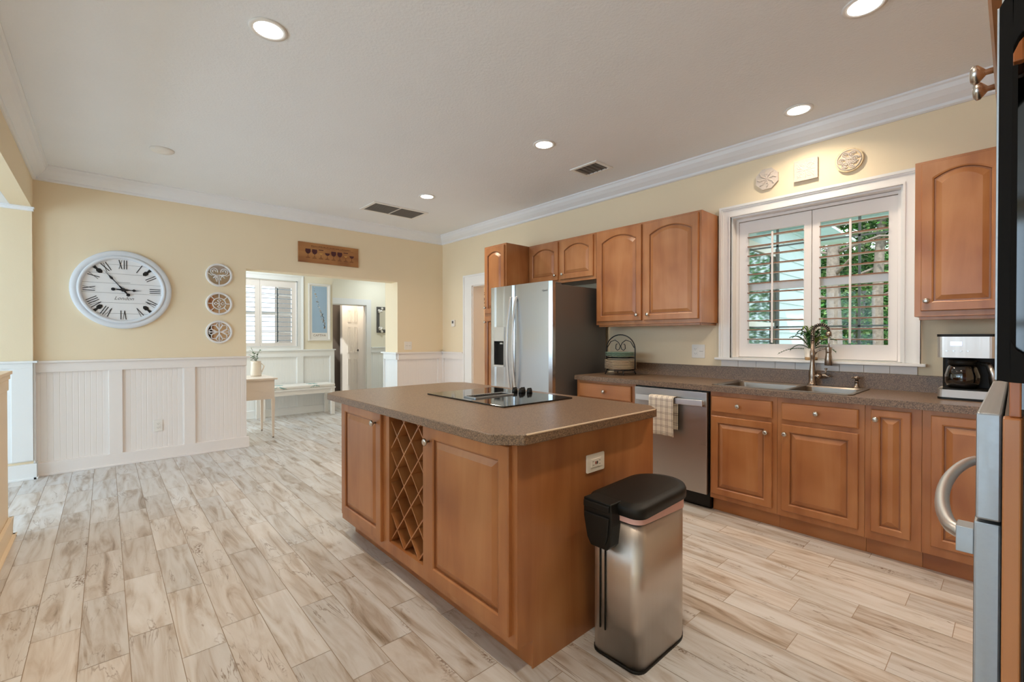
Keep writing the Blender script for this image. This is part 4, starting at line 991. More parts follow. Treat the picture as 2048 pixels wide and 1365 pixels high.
mb = MB(); mb.lathe((hx, fy, zc-.035), [(.017, .0), (.020, .012), (.018, .03), (.01, .036)], M['bronze'], seg=16); mb.tube([(hx, fy, zc-.03), (hx, fy, zc-.12)], .006, M['handle'], 10)
mb.lathe((hx, fy, zc-.24), [(.024, 0), (.0265, .004), (.021, .06), (.018, .085), (.018, .09), (.019, .092), (.019, .12), (.010, .125)], M['bronze'], seg=20); mb.build('spray_head', e)
mb = MB(); mb.tube([(fx+.01, fy, zb+.215), (fx+.03, fy, zb+.245), (fx+.06, fy, zb+.262), (hx-.012, fy, zb+.265)], .005, M['bronze'], 8); mb.lathe((hx, fy, zb+.255), [(.021, 0), (.021, .018)], M['bronze'], seg=16, caps=False); mb.build('docking_arm', e)
e = empty('soap_dispenser', (5.215, -.09, CT1+.006), 'small brushed nickel soap dispenser pump at the right end of the sink', 'soap dispenser')
mb = MB(); mb.lathe((5.215, -.09, zb), [(.022, 0), (.022, .004), (.013, .012), (.012, .04), (.016, .046)], M['bronze'], seg=16); mb.build('base', e)
mb = MB(); mb.lathe((5.215, -.09, zb+.046), [(.010, 0), (.010, .012), (.019, .016), (.018, .03), (.008, .034)], M['bronze'], seg=16); mb.tube([(5.215, -.09, zb+.066), (5.19, -.12, zb+.07)], .005, M['bronze']); mb.build('pump_head', e)

# ------------------------------------------------------------------ coffee maker
def coffee():
    x0, x1, y0, y1, z = 5.637, 5.872, -.375, -.10, CT1+.0008
    e = empty('coffee_maker', ((x0+x1)/2, -.24, z), 'stainless and black drip coffee maker with blue clock display', 'coffee maker')
    mb = MB(); mb.prism(T_U(z), rrect(x0, x1, y0, y1, .03), 0, .012, M['black']); mb.prism(T_U(z), rrect(x0, x1, y0, y1, .03), .012, .055, M['binsteel']); mb.prism(T_U(z), rrect(x0+.02, x1-.03, y0+.01, y1, .03), .055, .062, M['black']); mb.build('base', e)
    mb = MB(); mb.prism(T_U(z), rrect(x0+.01, x1, y1-.11, y1, .02), .055, .235, M['black']); mb.build('tower', e)
    mb = MB(); mb.prism(T_U(z), rrect(x0, x1, y0, y1, .03), .235, .352, M['binsteel']); mb.prism(T_U(z), rrect(x0-.003, x1+.003, y0-.003, y1, .03), .352, .366, M['black']); h = mb.build('brew_head', e)
    T = T_S(y0)
    mb = MB(); mb.tbox(T, x0+.055, x0+.10, z+.302, z+.324, .0005, .0015, M['screen']); mb.build('display', h)
    for i in range(4):
        mb = MB(); mb.lathe(None, [(.006, 0), (.005, .003)], M['handle'], T=lambda a, b_, hh, i=i: T(x0+.04+i*.028+a, z+.272+b_*.7, hh), seg=10); mb.build('button', h)
    cx, cy = x0+.098, y0+.092
    c = empty_part('carafe', e)
    mb = MB(); mb.lathe((cx, cy, z+.064), [(.058, 0), (.072, .03), (.073, .07), (.062, .115), (.052, .13)], M['carafe'], seg=28); mb.build('glass_body', c)
    mb = MB(); mb.lathe((cx, cy, z+.066), [(.056, 0), (.068, .02), (.067, .022), (.02, .0225)], M['handle'], seg=28); mb.build('steel_band', c)
    mb = MB(); mb.lathe((cx, cy, z+.192), [(.056, 0), (.062, .012), (.058, .03), (.02, .036)], M['black'], seg=28); mb.build('lid', c)
    mb = MB(); hp = [(cx+.058, cy-.03, z+.205), (cx+.10, cy-.05, z+.20), (cx+.115, cy-.055, z+.15), (cx+.12, cy-.055, z+.075)]
    mb.tube(hp, [.010, .013, .013, .012], M['black'], 10); mb.tube([(a+.006, b_-.008, q) for a, b_, q in hp[1:]], [.009, .010, .009], M['handle'], 10); mb.build('handle', c)
def empty_part(name, parent):
    o = bpy.data.objects.new(name, None); COL.objects.link(o); o.parent = parent; o['_b'] = tuple(parent['_b']); o.empty_display_size = .02
    return o
M['carafe'] = glass('carafe_glass', (.22, .22, .24), .12)
coffee()
# ------------------------------------------------------------------ fern in pot on the sill
def fern(cx, cy, z, label):
    e = empty('potted_fern', (cx, cy, z), label, 'plant')
    mb = MB(); mb.lathe((cx, cy, z), [(.038, 0), (.041, .022)], M['cork'], seg=24); mb.lathe((cx, cy, z), [(.041, .022), (.046, .085), (.042, .085), (.04, .07)], M['ceramic'], seg=24, caps=False); mb.lathe((cx, cy, z+.07), [(.04, 0), (.001, .002)], M['slot'], seg=20); mb.build('pot', e)
    rnd = random.Random(3)
    fr = [(-2.9, .21, .03), (-2.6, .14, .06), (2.75, .15, .10), (2.3, .11, .12), (1.9, .09, .13), (-1.9, .10, .12), (-1.2, .10, .12), (-.6, .12, .10), (-.1, .15, .05), (.3, .12, .10), (.9, .08, .13), (-2.2, .09, .13), (-.9, .14, .09), (-.3, .16, .08), (-2.95, .12, .10), (-1.5, .06, .14), (3.0, .09, .14), (2.6, .07, .16), (-2.4, .06, .17), (-1.0, .07, .17), (-.4, .08, .15), (.1, .10, .12), (1.2, .05, .17), (-2.75, .10, .12), (-.7, .10, .13), (-1.7, .09, .10)]
    for a, Ln, ht in fr:
        a += rnd.uniform(-.1, .1)
        mb = MB(); mat = M['greenl'] if rnd.random() < .3 else M['green']
        dx, dy = math.cos(a), min(0.25*math.sin(a), .04) if math.sin(a) > 0 else math.sin(a)*.7
        N_ = 14; pts = []
        for i in range(N_+1):
            s = i/N_; pts.append(Vector((cx+dx*Ln*s*1.05, cy+dy*Ln*s, z+.07+ht*math.sin(s*2.1)*1.05-(.06*s*s if ht < .07 else 0))))
        mb.tube(pts, .0012, mat, 5)
        for i in range(1, N_):
            t = (pts[i+1]-pts[i]).normalized(); sd = t.cross(Vector((0, 0, 1))); 
            if sd.length < .2: sd = Vector((1, 0, 0))
            sd.normalize(); ll = .038*(1-abs(i/N_-.4)*1.1); up = sd.cross(t)
            for s_ in (-1, 1):
                tip = pts[i]+sd*ll*s_*.8+t*.006+up*.012*(-s_ if False else .5)
                mb.add([pts[i]-t*.009, pts[i]+t*.008, tip], [(0, 1, 2)], mat)
        mb.build('frond', e)
fern(4.925, -.004, WZ0+.001, 'small fern in a white and tan pot on the sink window sill')

# ------------------------------------------------------------------ plate rack and plates
px_, py_ = 3.455, -.29
e = empty('plate_rack', (px_, py_, CT1), 'black wrought iron two-tier plate rack with arched scroll handle', 'plate rack')
r = .004; A = .158
mb = MB()
arch = [(px_-A, py_, CT1+.055), (px_-A, py_, CT1+.18)]+[(px_-A*math.cos(PI*i/18), py_, CT1+.24+.135*math.sin(PI*i/18)) for i in range(19)]+[(px_+A, py_, CT1+.18), (px_+A, py_, CT1+.055)]
mb.tube(arch, .0055, M['iron'], 8)
for s in (-1, 1):
    mb.tube([(px_+s*(A-.01), py_, CT1+.255), (px_+s*.11, py_, CT1+.31), (px_+s*.06, py_, CT1+.325), (px_+s*.02, py_, CT1+.30), (px_, py_, CT1+.265)], r, M['iron'], 6)
    mb.tube([(px_, py_, CT1+.275), (px_+s*.012, py_, CT1+.24), (px_+s*.035, py_, CT1+.228), (px_+s*.053, py_, CT1+.245), (px_+s*.05, py_, CT1+.28), (px_+s*.035, py_, CT1+.29)], r, M['iron'], 6)
mb.build('arched_handle', e)
mb = MB()
for z_ in (CT1+.045, CT1+.16): mb.tube([(px_+.128*math.cos(2*PI*i/28), py_+.128*math.sin(2*PI*i/28), z_) for i in range(28)], r, M['iron'], 6, closed=True); mb.tube([(px_-A, py_, z_), (px_+A, py_, z_)], r, M['iron'], 6)
for a in (PI/4, 3*PI/4, 5*PI/4, 7*PI/4):
    c_, s_ = math.cos(a)*.128, math.sin(a)*.128
    mb.tube([(px_+c_, py_+s_, CT1+.045), (px_+c_*1.05, py_+s_*1.05, CT1+.02), (px_+c_*1.12, py_+s_*1.12, CT1+.006)], .005, M['iron'], 6)
mb.build('shelf_rings', e)
def plate_proto(z_, mat, label, R, grp):
    mb = MB(); mb.lathe((px_, py_, z_), [(R*.5, 0), (R*.55, .004), (R*.8, .008), (R, .014), (R, .016), (R*.8, .011), (R*.55, .006)], mat, seg=40)
    return tag(mb.build('dinner_plate', loc=(px_, py_, z_)), label, 'plate', grp)
cream = None
for i in range(8):
    z_ = CT1+.049+i*.0105
    lab = 'cream plate in the lower stack of the iron rack'
    if i == 0: cream = plate_proto(z_, M['platecream'], lab, .146, 'cream plates on the rack')
    else: o = cream.copy(); COL.objects.link(o); o.location = (px_, py_, z_); 
gp = None
for i in range(4):
    z_ = CT1+.165+i*.0105; lab = 'sage green plate in the upper stack of the iron rack'
    if i == 0: gp = plate_proto(z_, M['plategreen'], lab, .142, 'sage plates on the rack')
    else: o = gp.copy(); COL.objects.link(o); o.location = (px_, py_, z_)

# ------------------------------------------------------------------ island
IX0, IX1, IYF, IYB = 3.065, 4.71, -2.765, -1.835
e = empty('kitchen_island', (3.9, -2.3, 0), 'maple kitchen island with two doors and a diamond wine rack', 'island')
WR0, WR1, WZ_0, WZ_1 = 3.706, 4.052, .172, .842
mb = MB(); d_ = .30
# shell with wine cubby
mb.box(IX0, WR0, IYF, IYB, .11, .874, M['maple']); mb.box(WR1, IX1-.001, IYF, IYB, .11, .874, M['maple']); mb.box(WR0, WR1, IYF, IYB, .11, WZ_0, M['maple']); mb.box(WR0, WR1, IYF, IYB, WZ_1, .874, M['maple'])
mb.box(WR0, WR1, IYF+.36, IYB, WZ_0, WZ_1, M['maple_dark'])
mb.box(IX0+.0, IX1, -2.68, IYB, 0, .11, M['maple'])
mb.build('body', e)
mb = MB(); mb.prism(T_E(IX1), [(IYF, .11), (-2.685, .11), (-2.685, 0), (IYB, 0), (IYB, .874), (IYF, .874)], -.001, .006, M['maple_end'] if 'maple_end' in M else M['maple']); mb.build('end_panel', e, .0008)
TI = T_S(IYF)
d = door_mb(TI, 3.098, 3.641, .152, .862, M['maple'], fr=.062).build('door', e); knob(TI, 3.585, .793, .019, d, 1.15)
d = door_mb(TI, 4.110, 4.686, .148, .858, M['maple'], fr=.062).build('door', e); knob(TI, 4.139, .785, .019, d, 1.15)
# lattice
def clip(p, q, r):
    (x0, y0), (x1, y1) = p, q; t0, t1 = 0, 1; dx, dy = x1-x0, y1-y0
    for pp, qq in ((-dx, x0-r[0]), (dx, r[1]-x0), (-dy, y0-r[2]), (dy, r[3]-y0)):
        if abs(pp) < 1e-9:
            if qq < 0: return None
        else:
            t = qq/pp
            if pp < 0: t0 = max(t0, t)
            else: t1 = min(t1, t)
    if t0 >= t1: return None
    return (x0+dx*t0, y0+dy*t0), (x0+dx*t1, y0+dy*t1)
lat = empty_part('wine_lattice', e); rect = (WR0+.002, WR1-.002, WZ_0+.002, WZ_1-.002)
cw, ch = .145, .163; sl = ch/cw; u0 = 3.843; v0 = WZ_1-.02
for sg in (1, -1):
    for k_ in range(-8, 14):
        xc = u0+k_*cw
        s = clip((xc-3, v0-sg*3*sl), (xc+3, v0+sg*3*sl), rect)
        if not s: continue
        (a, b_), (c, d2) = s
        L = math.hypot(c-a, d2-b_)
        if L < .03: continue
        nx, nz = -(d2-b_)/L*.0035, (c-a)/L*.0035
        mb = MB(); dp = (.012, -.27) if sg > 0 else (.0135, -.27)
        mb.prism(TI, [(a+nx, b_+nz), (c+nx, d2+nz), (c-nx, d2-nz), (a-nx, b_-nz)], -dp[0], dp[1], M['maple']); mb.build('slat', lat)
# island top
e = empty('island_countertop', (3.87, -2.34, .874), 'speckled brown laminate top with clipped corners on the island', 'countertop')
TX0, TX1, TY0, TY1, cc = 2.985, 4.768, -2.862, -1.805, .085
top = [(TX0+cc, TY0), (TX1-cc, TY0), (TX1, TY0+cc), (TX1, TY1-cc), (TX1-cc, TY1), (TX0+cc, TY1), (TX0, TY1-cc), (TX0, TY0+cc)]
mb = MB(); mb.prism(T_U(0), top, .8745, .914, M['counter']); o = mb.build('worktop', e, .004, seg=3)
mb = MB(); mb.box(TX1-.006, TX1+.0008, TY0+cc+.01, TY1-cc-.01, .9085, .9146, M['strip']); tag(mb.build('edge_gleam', e, .0015), 'thin pale strip painting the gleam along the right top edge')
# cooktop
e = empty('cooktop', (3.89, -2.17, .914), 'black glass downdraft cooktop set in the island top', 'cooktop')
mb = MB(); mb.prism(T_U(0), rrect(3.535, 4.255, -2.43, -1.91, .01, 3), .9142, .922, M['blackglass']); mb.build('glass_top', e, .0015)
mb = MB(); mb.ring(T_U(0), rrect(3.83, 3.945, -2.37, -2.08, .008, 2), rrect(3.842, 3.933, -2.358, -2.092, .006, 2), .922, .929, M['steel_y']); 
for i in range(16): mb.box(3.842, 3.933, -2.352+i*.0163, -2.346+i*.0163, .922, .927, M['black'])
mb.build('downdraft_vent', e)
for kx, ky in ((3.845, -1.985), (3.905, -1.985), (3.875, -1.945), (3.935, -1.945)):
    mb = MB(); mb.lathe((kx, ky, .922), [(.017, 0), (.018, .004), (.0155, .022), (.013, .024)], M['black'], seg=18); mb.box(kx-.003, kx+.003, ky-.015, ky+.015, .944, .951, M['black']); mb.build('knob', e)

# ------------------------------------------------------------------ trash can
def bin_outline(grow, n=18, yb=-2.425, yfr=-2.015, x0=4.785, x1=5.013):
    cx = (x0+x1)/2; hw = (x1-x0)/2+grow; P = []
    rb = .045; yb2 = yb-grow; ym = yfr-.115
    for i in range(7): a = PI+PI/2*i/6; P.append((cx-hw+rb+rb*math.cos(a), yb2+rb+rb*math.sin(a)))
    for i in range(7): a = -PI/2+PI/2*i/6; P.append((cx+hw-rb+rb*math.cos(a), yb2+rb+rb*math.sin(a)))
    for i in range(n+1): a = PI*i/n; P.append((cx+hw*math.cos(a), ym+(yfr+grow-ym)*math.sin(a)))
    return P
e = empty('trash_can', (4.9, -2.22, 0), 'stainless trash can with black lid standing against the island end', 'trash can')
mb = MB(); mb.prism(T_U(0), bin_outline(.002), .0, .012, M['black'], True); mb.build('base_ring', e)
mb = MB(); mb.prism(T_U(0), bin_outline(0), .012, .565, M['binsteel'], True); mb.build('body', e)
mb = MB()
n0 = bin_outline(.004); n = len(n0); vs = [(x_, y_, .562-.018*max(0, (y_+2.2)/.18)-.0) for x_, y_ in n0]+[(x_*1.0, y_, .602) for x_, y_ in n0]
mb.add(vs, [(i, (i+1) % n, (i+1) % n+n, i+n) for i in range(n)], M['liner'], True); mb.build('bag_rim', e)
mb = MB()
lo = bin_outline(.014); li = bin_outline(.009); vs = []
def lz(y_): return .588+.012*(y_+2.4)/.4
for dz, P_ in ((0, li), (.0, lo), (.030, lo), (.040, li)):
    vs += [(x_, y_, lz(y_)+dz) for x_, y_ in P_]
inn = bin_outline(-.02); vs += [(x_, y_, lz(y_)+.045) for x_, y_ in inn]
mb.add(vs, [(k_*n+i, k_*n+(i+1) % n, (k_+1)*n+(i+1) % n, (k_+1)*n+i) for k_ in range(4) for i in range(n)], M['black'], True)
mb.add(vs, [tuple(range(n)), tuple(range(4*n, 5*n))], M['black']); mb.build('lid', e)
mb = MB(); T = T_U(0); yb = -2.425
P = [(4.795, .632), (4.925, .632), (4.93, .55), (4.92, .47), (4.905, .452), (4.83, .452), (4.812, .48), (4.795, .56)]
mb.prism(T_S(yb+.02), P, 0, .075, M['black']); mb.prism(T_S(yb+.02), [(4.80, .625), (4.92, .625), (4.92, .60), (4.80, .60)], .075, .084, M['black']); mb.prism(T_S(yb+.02), [(4.80, .58), (4.92, .58), (4.912, .50), (4.90, .47), (4.835, .47), (4.822, .49)], .075, .082, M['black']); mb.build('hinge_housing', e, .006)
mb = MB(); mb.tube([(4.838, yb-.004, .46), (4.838, yb-.004, .11)], .0035, M['black'], 6); mb.tube([(4.862, yb-.004, .46), (4.862, yb-.004, .11)], .0035, M['black'], 6); mb.build('hinge_rod', e)

# ------------------------------------------------------------------ oven tower (right edge)
TWx = 5.925
TY_0, TY_1 = -2.90, -2.135
e = empty('oven_cabinet', (6.2, -2.5, 0), 'tall maple oven cabinet at the right edge of the room', 'cabinet')
mb = MB(); mb.box(TWx+.02, 6.6, TY_0-.0, TY_1+.03, 0, .30, M['maple']); mb.box(TWx+.022, 6.6, TY_0-.002, TY_0+.012, .30, 2.4, M['black']); mb.box(TWx+.02, 6.6, TY_1+.004, TY_1+.03, .3, 2.4, M['maple']); mb.box(6.57, 6.6, TY_0, TY_1, .3, 2.4, M['maple']); mb.box(TWx+.02, 6.6, TY_0, TY_1, 1.757, 1.775, M['maple']); mb.box(TWx+.02, 6.6, TY_0, TY_1, 2.38, 2.4, M['maple']); mb.build('body', e)
mb = MB(); mb.box(TWx, TWx+.018, TY_0-.035, TY_0-.004, 0, 1.146, M['maple']); mb.box(TWx, TWx+.018, TY_0-.035, TY_0-.004, 1.76, 2.4, M['maple']); mb.box(TWx+.006, TWx+.018, TY_0-.02, TY_0-.004, 1.146, 1.215, M['maple_dark']); mb.box(TWx+.006, TWx+.018, TY_0-.02, TY_0-.004, 1.655, 1.76, M['maple_dark']); mb.box(TWx+.0, TWx+.018, TY_1+.004, TY_1+.03, 0, 2.4, M['maple']); mb.build('face_frame', e, .002)
for a, b_, kk in ((TY_0-.03, -2.522, -2.555), (-2.518, TY_1+.03, -2.465)):
    d = door_mb(T_W(TWx+.0), a, b_, 1.762, 2.38, M['maple'], fr=.055).build('door', e); knob(T_W(TWx), kk, 1.80, .019, d, 1.25)
mb = MB(); mb.box(TWx-.004, TWx+.004, TY_0-.02, TY_0-.01, 1.66, 1.76, M['handle']); mb.build('steel_strip', e)
e = empty('wall_oven', (6.2, -2.5, .25), 'stainless wall oven with arched handle at the right edge', 'oven')
mb = MB(); mb.box(TWx-.028, TWx-.001, TY_0, TY_1, .985, 1.147, M['steel_y']); mb.build('control_panel', e, .003)
mb = MB(); mb.box(TWx+.001, 6.55, TY_0+.014, TY_1, .33, 1.14, M['fridge_side']); mb.build('oven_body', e)
mb = MB(); mb.box(TWx-.030, TWx-.001, TY_0+.004, TY_1, .33, .980, M['steel_y']); d = mb.build('door', e, .003)
mb = MB(); n = 24; pts = []
for i in range(n+1):
    s = i/n; y_ = TY_0+.03+(TY_1-TY_0-.09)*s; pts.append(Vector((TWx-.030-.006-.052*math.sin(PI*s)**.45, y_, .945)))
mb.tube(pts, .011, M['handle'], 12); mb.box(TWx-.050, TWx-.030, TY_0+.01, TY_0+.045, .925, .965, M['steel_y']); mb.box(TWx-.045, TWx-.030, TY_1-.07, TY_1-.03, .93, .96, M['handle']); mb.build('handle', d, .001)
e = empty('microwave_oven', (6.2, -2.5, 1.2), 'black built-in microwave with vertical black handle at the right edge', 'microwave')
mb = MB(); mb.box(TWx+.012, 6.55, TY_0+.014, TY_1, 1.155, 1.755, M['blackglass']); mb.box(TWx+.003, TWx+.012, TY_0-.02, TY_1, 1.22, 1.65, M['softblack']); mb.build('body', e)
yh = -3.02
mb = MB()
q = [(-.0, 1.205), (.030, 1.195), (.030, 1.735), (-.0, 1.728)]
mb.prism(lambda u, v, h: (5.9205+u*.38, yh+h, v), [(0, 1.205), (.03, 1.203), (.03, 1.71), (0, 1.69)], 0, .018, M['softblack'])
mb.box(5.9185, 5.9205, yh+.0, yh+.018, 1.205, 1.69, M['steel_y'])
mb.prism(lambda u, v, h: (5.9319+u, yh+h, v), [(0, 1.203), (.06, 1.20), (.06, 1.225), (.02, 1.232), (.006, 1.245), (0, 1.26)], 0, .018, M['softblack'])
mb.prism(lambda u, v, h: (5.9319+u, yh+h, v), [(0, 1.71), (.06, 1.735), (.06, 1.69), (.02, 1.662), (.006, 1.645), (0, 1.63)], 0, .018, M['softblack'])
mb.box(5.955, 5.99, yh, TY_0, 1.21, 1.225, M['softblack']); mb.box(5.955, 5.99, yh, TY_0, 1.69, 1.72, M['softblack'])
mb.build('handle', e, .001)

# ------------------------------------------------------------------ hall furniture
e = empty('console_table', (-.6, -2.6, 0), 'cream painted console table with slim tapered legs in the opening', 'table')
tx0, tx1, ty0, ty1, tz = -.92, -.275, -3.25, -2.275, .757
mb = MB(); mb.box(tx0, tx1, ty0, ty1, tz-.022, tz, M['tabletop']); mb.build('tabletop', e, .004)
mb = MB(); mb.box(tx0+.03, tx1-.03, ty0+.03, ty1-.03, .492, tz-.022, M['tabletop']); mb.build('apron', e, .002)
for lx in (tx0+.045, tx1-.045):
    for ly in (ty0+.05, ty1-.045):
        mb = MB(); a, b_ = .019, .011
        mb.add([(lx-a, ly-a, .50), (lx+a, ly-a, .50), (lx+a, ly+a, .50), (lx-a, ly+a, .50), (lx-b_, ly-b_, .02), (lx+b_, ly-b_, .02), (lx+b_, ly+b_, .02), (lx-b_, ly+b_, .02)], [(0, 1, 2, 3), (4, 5, 6, 7), (0, 1, 5, 4), (1, 2, 6, 5), (2, 3, 7, 6), (3, 0, 4, 7)], M['tabletop'])
        mb.lathe((lx, ly, 0), [(.008, 0), (.012, .006), (.010, .022)], M['bronze'], seg=10); mb.build('leg', e)
vx, vy = -.72, -2.42
e = empty('potted_plant', (vx, vy, tz), 'small leafy plant in a white pitcher on the console table', 'plant')
mb = MB(); mb.lathe((vx, vy, tz+.001), [(.062, 0), (.065, .03), (.058, .17), (.062, .20), (.056, .20), (.05, .17)], M['ceramic'], seg=24); mb.tube([(vx+.02, vy+.055, tz+.17), (vx+.03, vy+.09, tz+.13), (vx+.02, vy+.06, tz+.05)], .008, M['ceramic']); mb.build('pitcher', e)
rnd = random.Random(5)
for i in range(5):
    a = rnd.uniform(0, 6.28); L = rnd.uniform(.05, .09); hh = rnd.uniform(.08, .2); mb = MB()
    p0 = Vector((vx, vy, tz+.17)); p2 = Vector((vx+L*math.cos(a), vy+L*math.sin(a)+.01, tz+.2+hh)); p1 = (p0+p2)/2+Vector((0, 0, .03)); mb.tube([p0, p1, p2], .0025, M['green'], 5)
    for j in range(6):
        q = p0.lerp(p2, .35+.13*j); b_ = rnd.uniform(0, 6.28); t = Vector((math.cos(b_), math.sin(b_), rnd.uniform(-.4, .5)))*.05; sd = t.cross(Vector((0, 0, 1))).normalized()*.012
        mb.add([q, q+t*.5+sd, q+t, q+t*.5-sd], [(0, 1, 2, 3)], M['green'])
    mb.build('stem', e)
e = empty('hall_bench', (-1.75, -1.6, 0), 'white wooden bench against the hall wainscot under the window', 'bench')
bx0, bx1, by0, by1 = -1.96, -1.60, -2.17, -1.05
mb = MB(); mb.box(bx0, bx1, by0, by1, .43, .455, M['white']); mb.build('seat', e, .003)
mb = MB(); mb.box(bx0+.02, bx1-.02, by0+.03, by1-.03, .36, .43, M['white']); mb.build('apron', e)
for lx in (bx0+.03, bx1-.035):
    for ly in (by0+.04, by1-.04): mb = MB(); mb.box(lx-.028, lx+.028, ly-.028, ly+.028, 0, .43, M['white']); mb.build('leg', e, .003)
e = empty('bench_cushion', (-1.78, -1.6, .456), 'long white seat cushion with aqua coral prints on the hall bench', 'cushion')
mb = MB(); mb.box(bx0+.01, bx1-.002, by0+.005, by1-.005, .456, .508, M['cushion']); mb.build('cushion_body', e, .018, seg=4)
rnd = random.Random(9)
for cy_ in (-1.92, -1.37):
    mb = MB()
    for i in range(14):
        a = rnd.uniform(0, 6.28); L = rnd.uniform(.05, .13); u_, v_ = math.cos(a)*L*.7, math.sin(a)*L
        mb.tube([(-1.77, cy_, .509), (-1.77+u_*.5, cy_+v_*.6, .509), (-1.77+u_, cy_+v_, .509)], [.005, .004, .002], M['coral'], 5)
        if i % 2: mb.tube([(bx1, cy_+v_*.2, .50), (bx1+.001, cy_+v_*.6, .485), (bx1+.001, cy_+v_, .465+.02*rnd.random())], .003, M['coral'], 5)
    mb.build('coral_print', e)
# poster
e = empty('framed_poster', (HX, -1.175, 1.22), 'tall white framed poster of shells on pale blue beside the hall window', 'poster')
T = T_E(HX); p0, p1, q0, q1 = -1.36, -.995, 1.212, 2.175
mb = MB(); mb.ring(T, o4(p0, p1, q0, q1), o4(p0+.025, p1-.025, q0+.025, q1-.025), 0, .03, M['white']); mb.build('frame', e, .003)
mb = MB(); mb.tbox(T, p0+.025, p1-.025, q0+.025, q1-.025, .002, .012, M['white']); mb.tbox(T, -1.297, -1.050, 1.345, 2.135, .012, .0125, M['sky_print']); mb.build('print', e)
mb = MB(); rnd = random.Random(2)
for i in range(46):
    s = i/46; u = -1.27+.19*s+rnd.uniform(-.016, .016); v = 2.10-.70*s+rnd.uniform(-.02, .02); a = rnd.uniform(0, 6.28); L = rnd.uniform(.006, .02)
    mb.prism(T, [(u-L*math.cos(a), v-L*math.sin(a)), (u+.004, v-.006), (u+L*math.cos(a), v+L*math.sin(a)), (u-.004, v+.006)], .0125, .0130, rnd.choice([M['taupe'], M['ceramic'], M['cloth_dk'], M['cork']]))
for i in range(20):
    s = i/20; u = -1.13+.05*s+rnd.uniform(-.012, .012); v = 1.68-.27*s; mb.prism(T, [(u-.01, v), (u, v-.008), (u+.01, v), (u, v+.008)], .0125, .0130, rnd.choice([M['taupe'], M['cloth_dk']]))
mb.build('shell_motif', e)
text_mesh('CAPTIVA', .052, T, -1.175, 1.30, .0126, M['taupe'], 'lettering', e)
# shell mirror on hall wall
e = empty('shell_mirror', (HC, .62, 1.64), 'mirror with white shell clusters on its frame, partly behind the opening jamb', 'mirror')
T = T_E(HC)
mb = MB(); mb.ring(T, o4(.47, .86, 1.37, 1.93), o4(.53, .80, 1.44, 1.86), 0, .03, M['greyslot']); mb.build('frame', e, .006)
mb = MB(); mb.tbox(T, .53, .80, 1.44, 1.86, .004, .01, M['mirror']); mb.build('glass', e)
rnd = random.Random(4)
for cu, cv in ((.54, 1.86), (.54, 1.43), (.80, 1.86), (.80, 1.43)):
    mb = MB()
    for i in range(7): mb.lathe(None, [(.001, -.03), (.022, -.015), (.028, 0), (.020, .018), (.001, .026)], M['ceramic'], T=lambda a, b_, h, u=cu+rnd.uniform(-.035, .05), v=cv+rnd.uniform(-.05, .05): T(u+a, v+b_, .04+h), seg=10, caps=False)
    mb.build('shell_cluster', e)
# scroll decor in the room beyond the north doorway
e = tag(None, None) if 0 else None
T = T_E(-.06); mb = MB(); cy_, cz_ = .92, 1.86
for s in (-1, 1):
    mb.tube([T(cy_+s*.02, cz_+.16, .012), T(cy_+s*.09, cz_+.10, .012), T(cy_+s*.03, cz_+.02, .012), T(cy_+s*.09, cz_-.05, .012), T(cy_+s*.02, cz_-.10, .012)], .009, M['iron'])
    mb.tube([T(cy_+s*.06*math.cos(a)+s*.03, cz_-.01+.06*math.sin(a), .012) for a in [k_*.5 for k_ in range(11)]], .008, M['iron'])
mb.tube([T(cy_-.1, cz_+.16, .012), T(cy_+.1, cz_+.16, .012)], .008, M['iron'])
tag(mb.build('scroll_wall_art', loc=(-.06, cy_, cz_)), 'black iron scroll wall art on the yellow wall seen through the doorway', 'wall art')

# ------------------------------------------------------------------ outdoors, north
mb = MB(); mb.box(-30, 40, .2, 60, -.3, -.25, M['ground']); struct('ground', mb)
mb = MB()
for i in range(16):
    z = .0+i*.165; mb.prism(lambda u, v, h: (u, h, v), [(4.0, z), (4.2-.0, z), (4.185, z+.165), (4.0, z+.165)], .2, 3.1, M['siding'])
mb.box(4.18, 4.215, 3.06, 3.12, 0, 2.6, M['siding'])
struct('wall_wing', mb)
mb = MB(); mb.box(2, 9, .2, 1.0, 2.50, 2.53, M['teal']); mb.box(2, 9, 1.0, 1.12, 2.30, 2.56, M['teal']); mb.box(2, 9, .98, 1.0, 2.36, 2.39, M['white'])
mb.box(4.15, 4.55, 1.0, 3.3, 2.50, 2.53, M['teal']); struct('trim_19', mb)
e_ = MB(); T = T_E(4.20)
e_.ring(T, o4(.45, 1.52, .6, 2.2), o4(.54, 1.42, .69, 2.12), 0, .03, M['white']); e_.tbox(T, .54, 1.42, 1.37, 1.42, 0, .02, M['white'])
o = struct('window_3', e_)
e_ = MB(); e_.tbox(T, .54, 1.42, .69, 2.12, .002, .008, M['winglass']); e_.build('pane', o)
e_ = MB(); e_.tbox(T, 1.40, 1.47, .6, 2.2, .03, .045, M['greyslot']); e_.build('screen_edge', o)
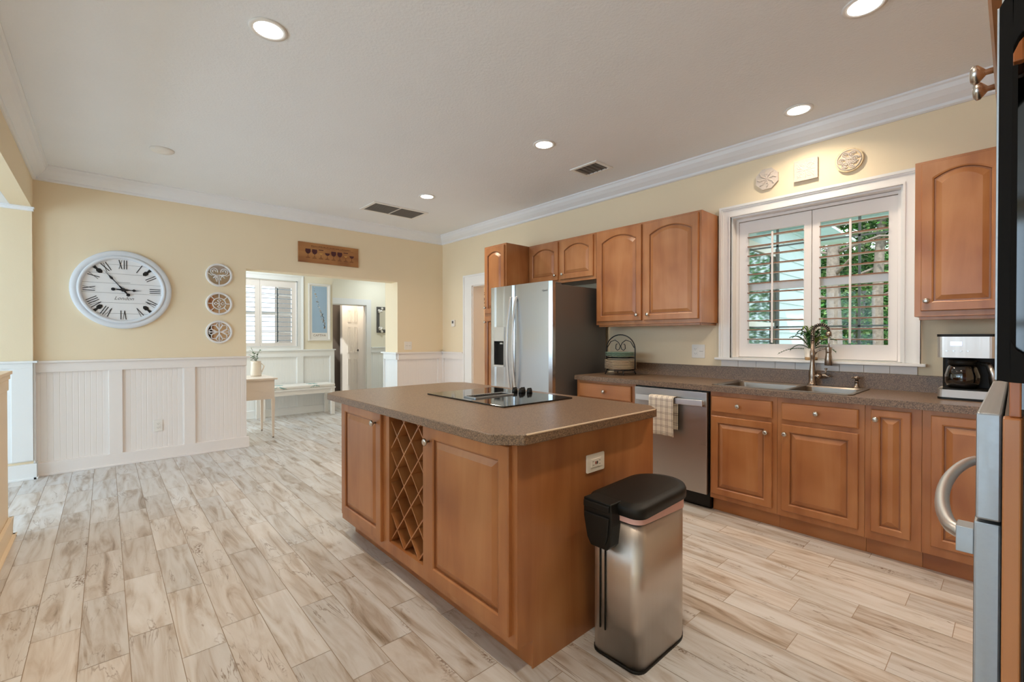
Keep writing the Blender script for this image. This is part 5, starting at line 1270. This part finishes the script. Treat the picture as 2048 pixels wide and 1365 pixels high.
def tree(x, y, H, tr, crown_, nleaf, label, seed, lean=0, lf=1.0):
    rnd = random.Random(seed); e = empty('garden_tree', (x, y, -.25), label, 'tree', 'trees beyond the sink window')
    mb = MB(); pts = [(x+lean*s*s+.04*math.sin(s*9+seed), y, -.25+H*s) for s in [i/10 for i in range(11)]]
    mb.tube(pts, [tr*(1-.5*i/10)*(1+.08*math.sin(i*2.3)) for i in range(11)], M['bark'], 12); mb.build('trunk', e)
    mb = MB()
    for i in range(10):
        s = rnd.uniform(.3, .95); a = rnd.uniform(0, 6.28); L = rnd.uniform(.6, 1.6)
        p = Vector((x+lean*s*s, y, -.25+H*s)); q = p+Vector((math.cos(a)*L, math.sin(a)*L, rnd.uniform(.0, .8))); m_ = (p+q)/2+Vector((0, 0, .15)); mb.tube([p, m_, q], [tr*.25, tr*.15, tr*.05], M['bark'], 6)
    mb.build('branches', e)
    V = []; F = []; S = []; mats = [M['leafa'], M['leafb'], M['leafc']]
    mb = MB()
    for j, mt in enumerate(mats):
        V = []; F = []
        for i in range(nleaf//3):
            cx_, cy2, cz2, rx, ry, rz = rnd.choice(crown_)
            while True:
                a, b_, c = rnd.uniform(-1, 1), rnd.uniform(-1, 1), rnd.uniform(-1, 1)
                if a*a+b_*b_+c*c < 1: break
            p = Vector((x+cx_+a*rx, y+cy2+b_*ry, cz2+c*rz)); L = rnd.uniform(.06, .12)*lf
            d = Vector((rnd.uniform(-1, 1), rnd.uniform(-1, 1), rnd.uniform(-.8, .4))).normalized(); sd = d.cross(Vector((rnd.uniform(-1, 1), rnd.uniform(-1, 1), 1))).normalized()*L*.32
            k_ = len(V); V += [p, p+d*L*.5+sd, p+d*L, p+d*L*.5-sd]; F.append((k_, k_+1, k_+2, k_+3))
        mb.add(V, F, mt)
    mb.build('foliage', e)
tree(3.62, 6.5, 7, .13, [(.2, .3, 3.6, 1.2, .6, .7), (0, .5, 2.6, .8, .3, .4)], 3500, 'pine trunk nearest the middle of the sink window, leaves above', 1)
tree(4.28, 6.6, 7, .095, [(0, .2, 3.7, .9, .6, .7)], 2500, 'pine trunk at the right side of the sink window view', 2)
tree(3.5, 9.0, 5.5, .10, [(0, 0, 2.9, 1.5, .8, .9), (.2, 0, 1.5, 1.1, .7, .7), (-.6, 0, .6, 1.2, .6, .7), (.9, .2, .7, .9, .6, .8)], 12000, 'leafy tree close behind the two pine trunks', 3, .2)
tree(2.4, 12.5, 6, .12, [(0, 0, .9, 2.6, .9, 1.5), (.9, 0, 2.4, 1.6, .8, 1.0)], 13000, 'dense green tree farther back behind the leafy tree', 4, lf=1.8)
tree(2.0, 17, 6, .12, [(0, 0, 1.0, 4.6, 1.0, 1.9), (.5, 0, 3.4, 2.6, .9, 1.1)], 16000, 'broad dark green tree farthest back in the garden', 6, lf=2.8)
tree(6.4, 6.0, 6, .12, [(0, 0, 1.8, 1.3, 1.6, 2.0)], 9000, 'tree standing to the right outside, mirrored in the wing window', 5)
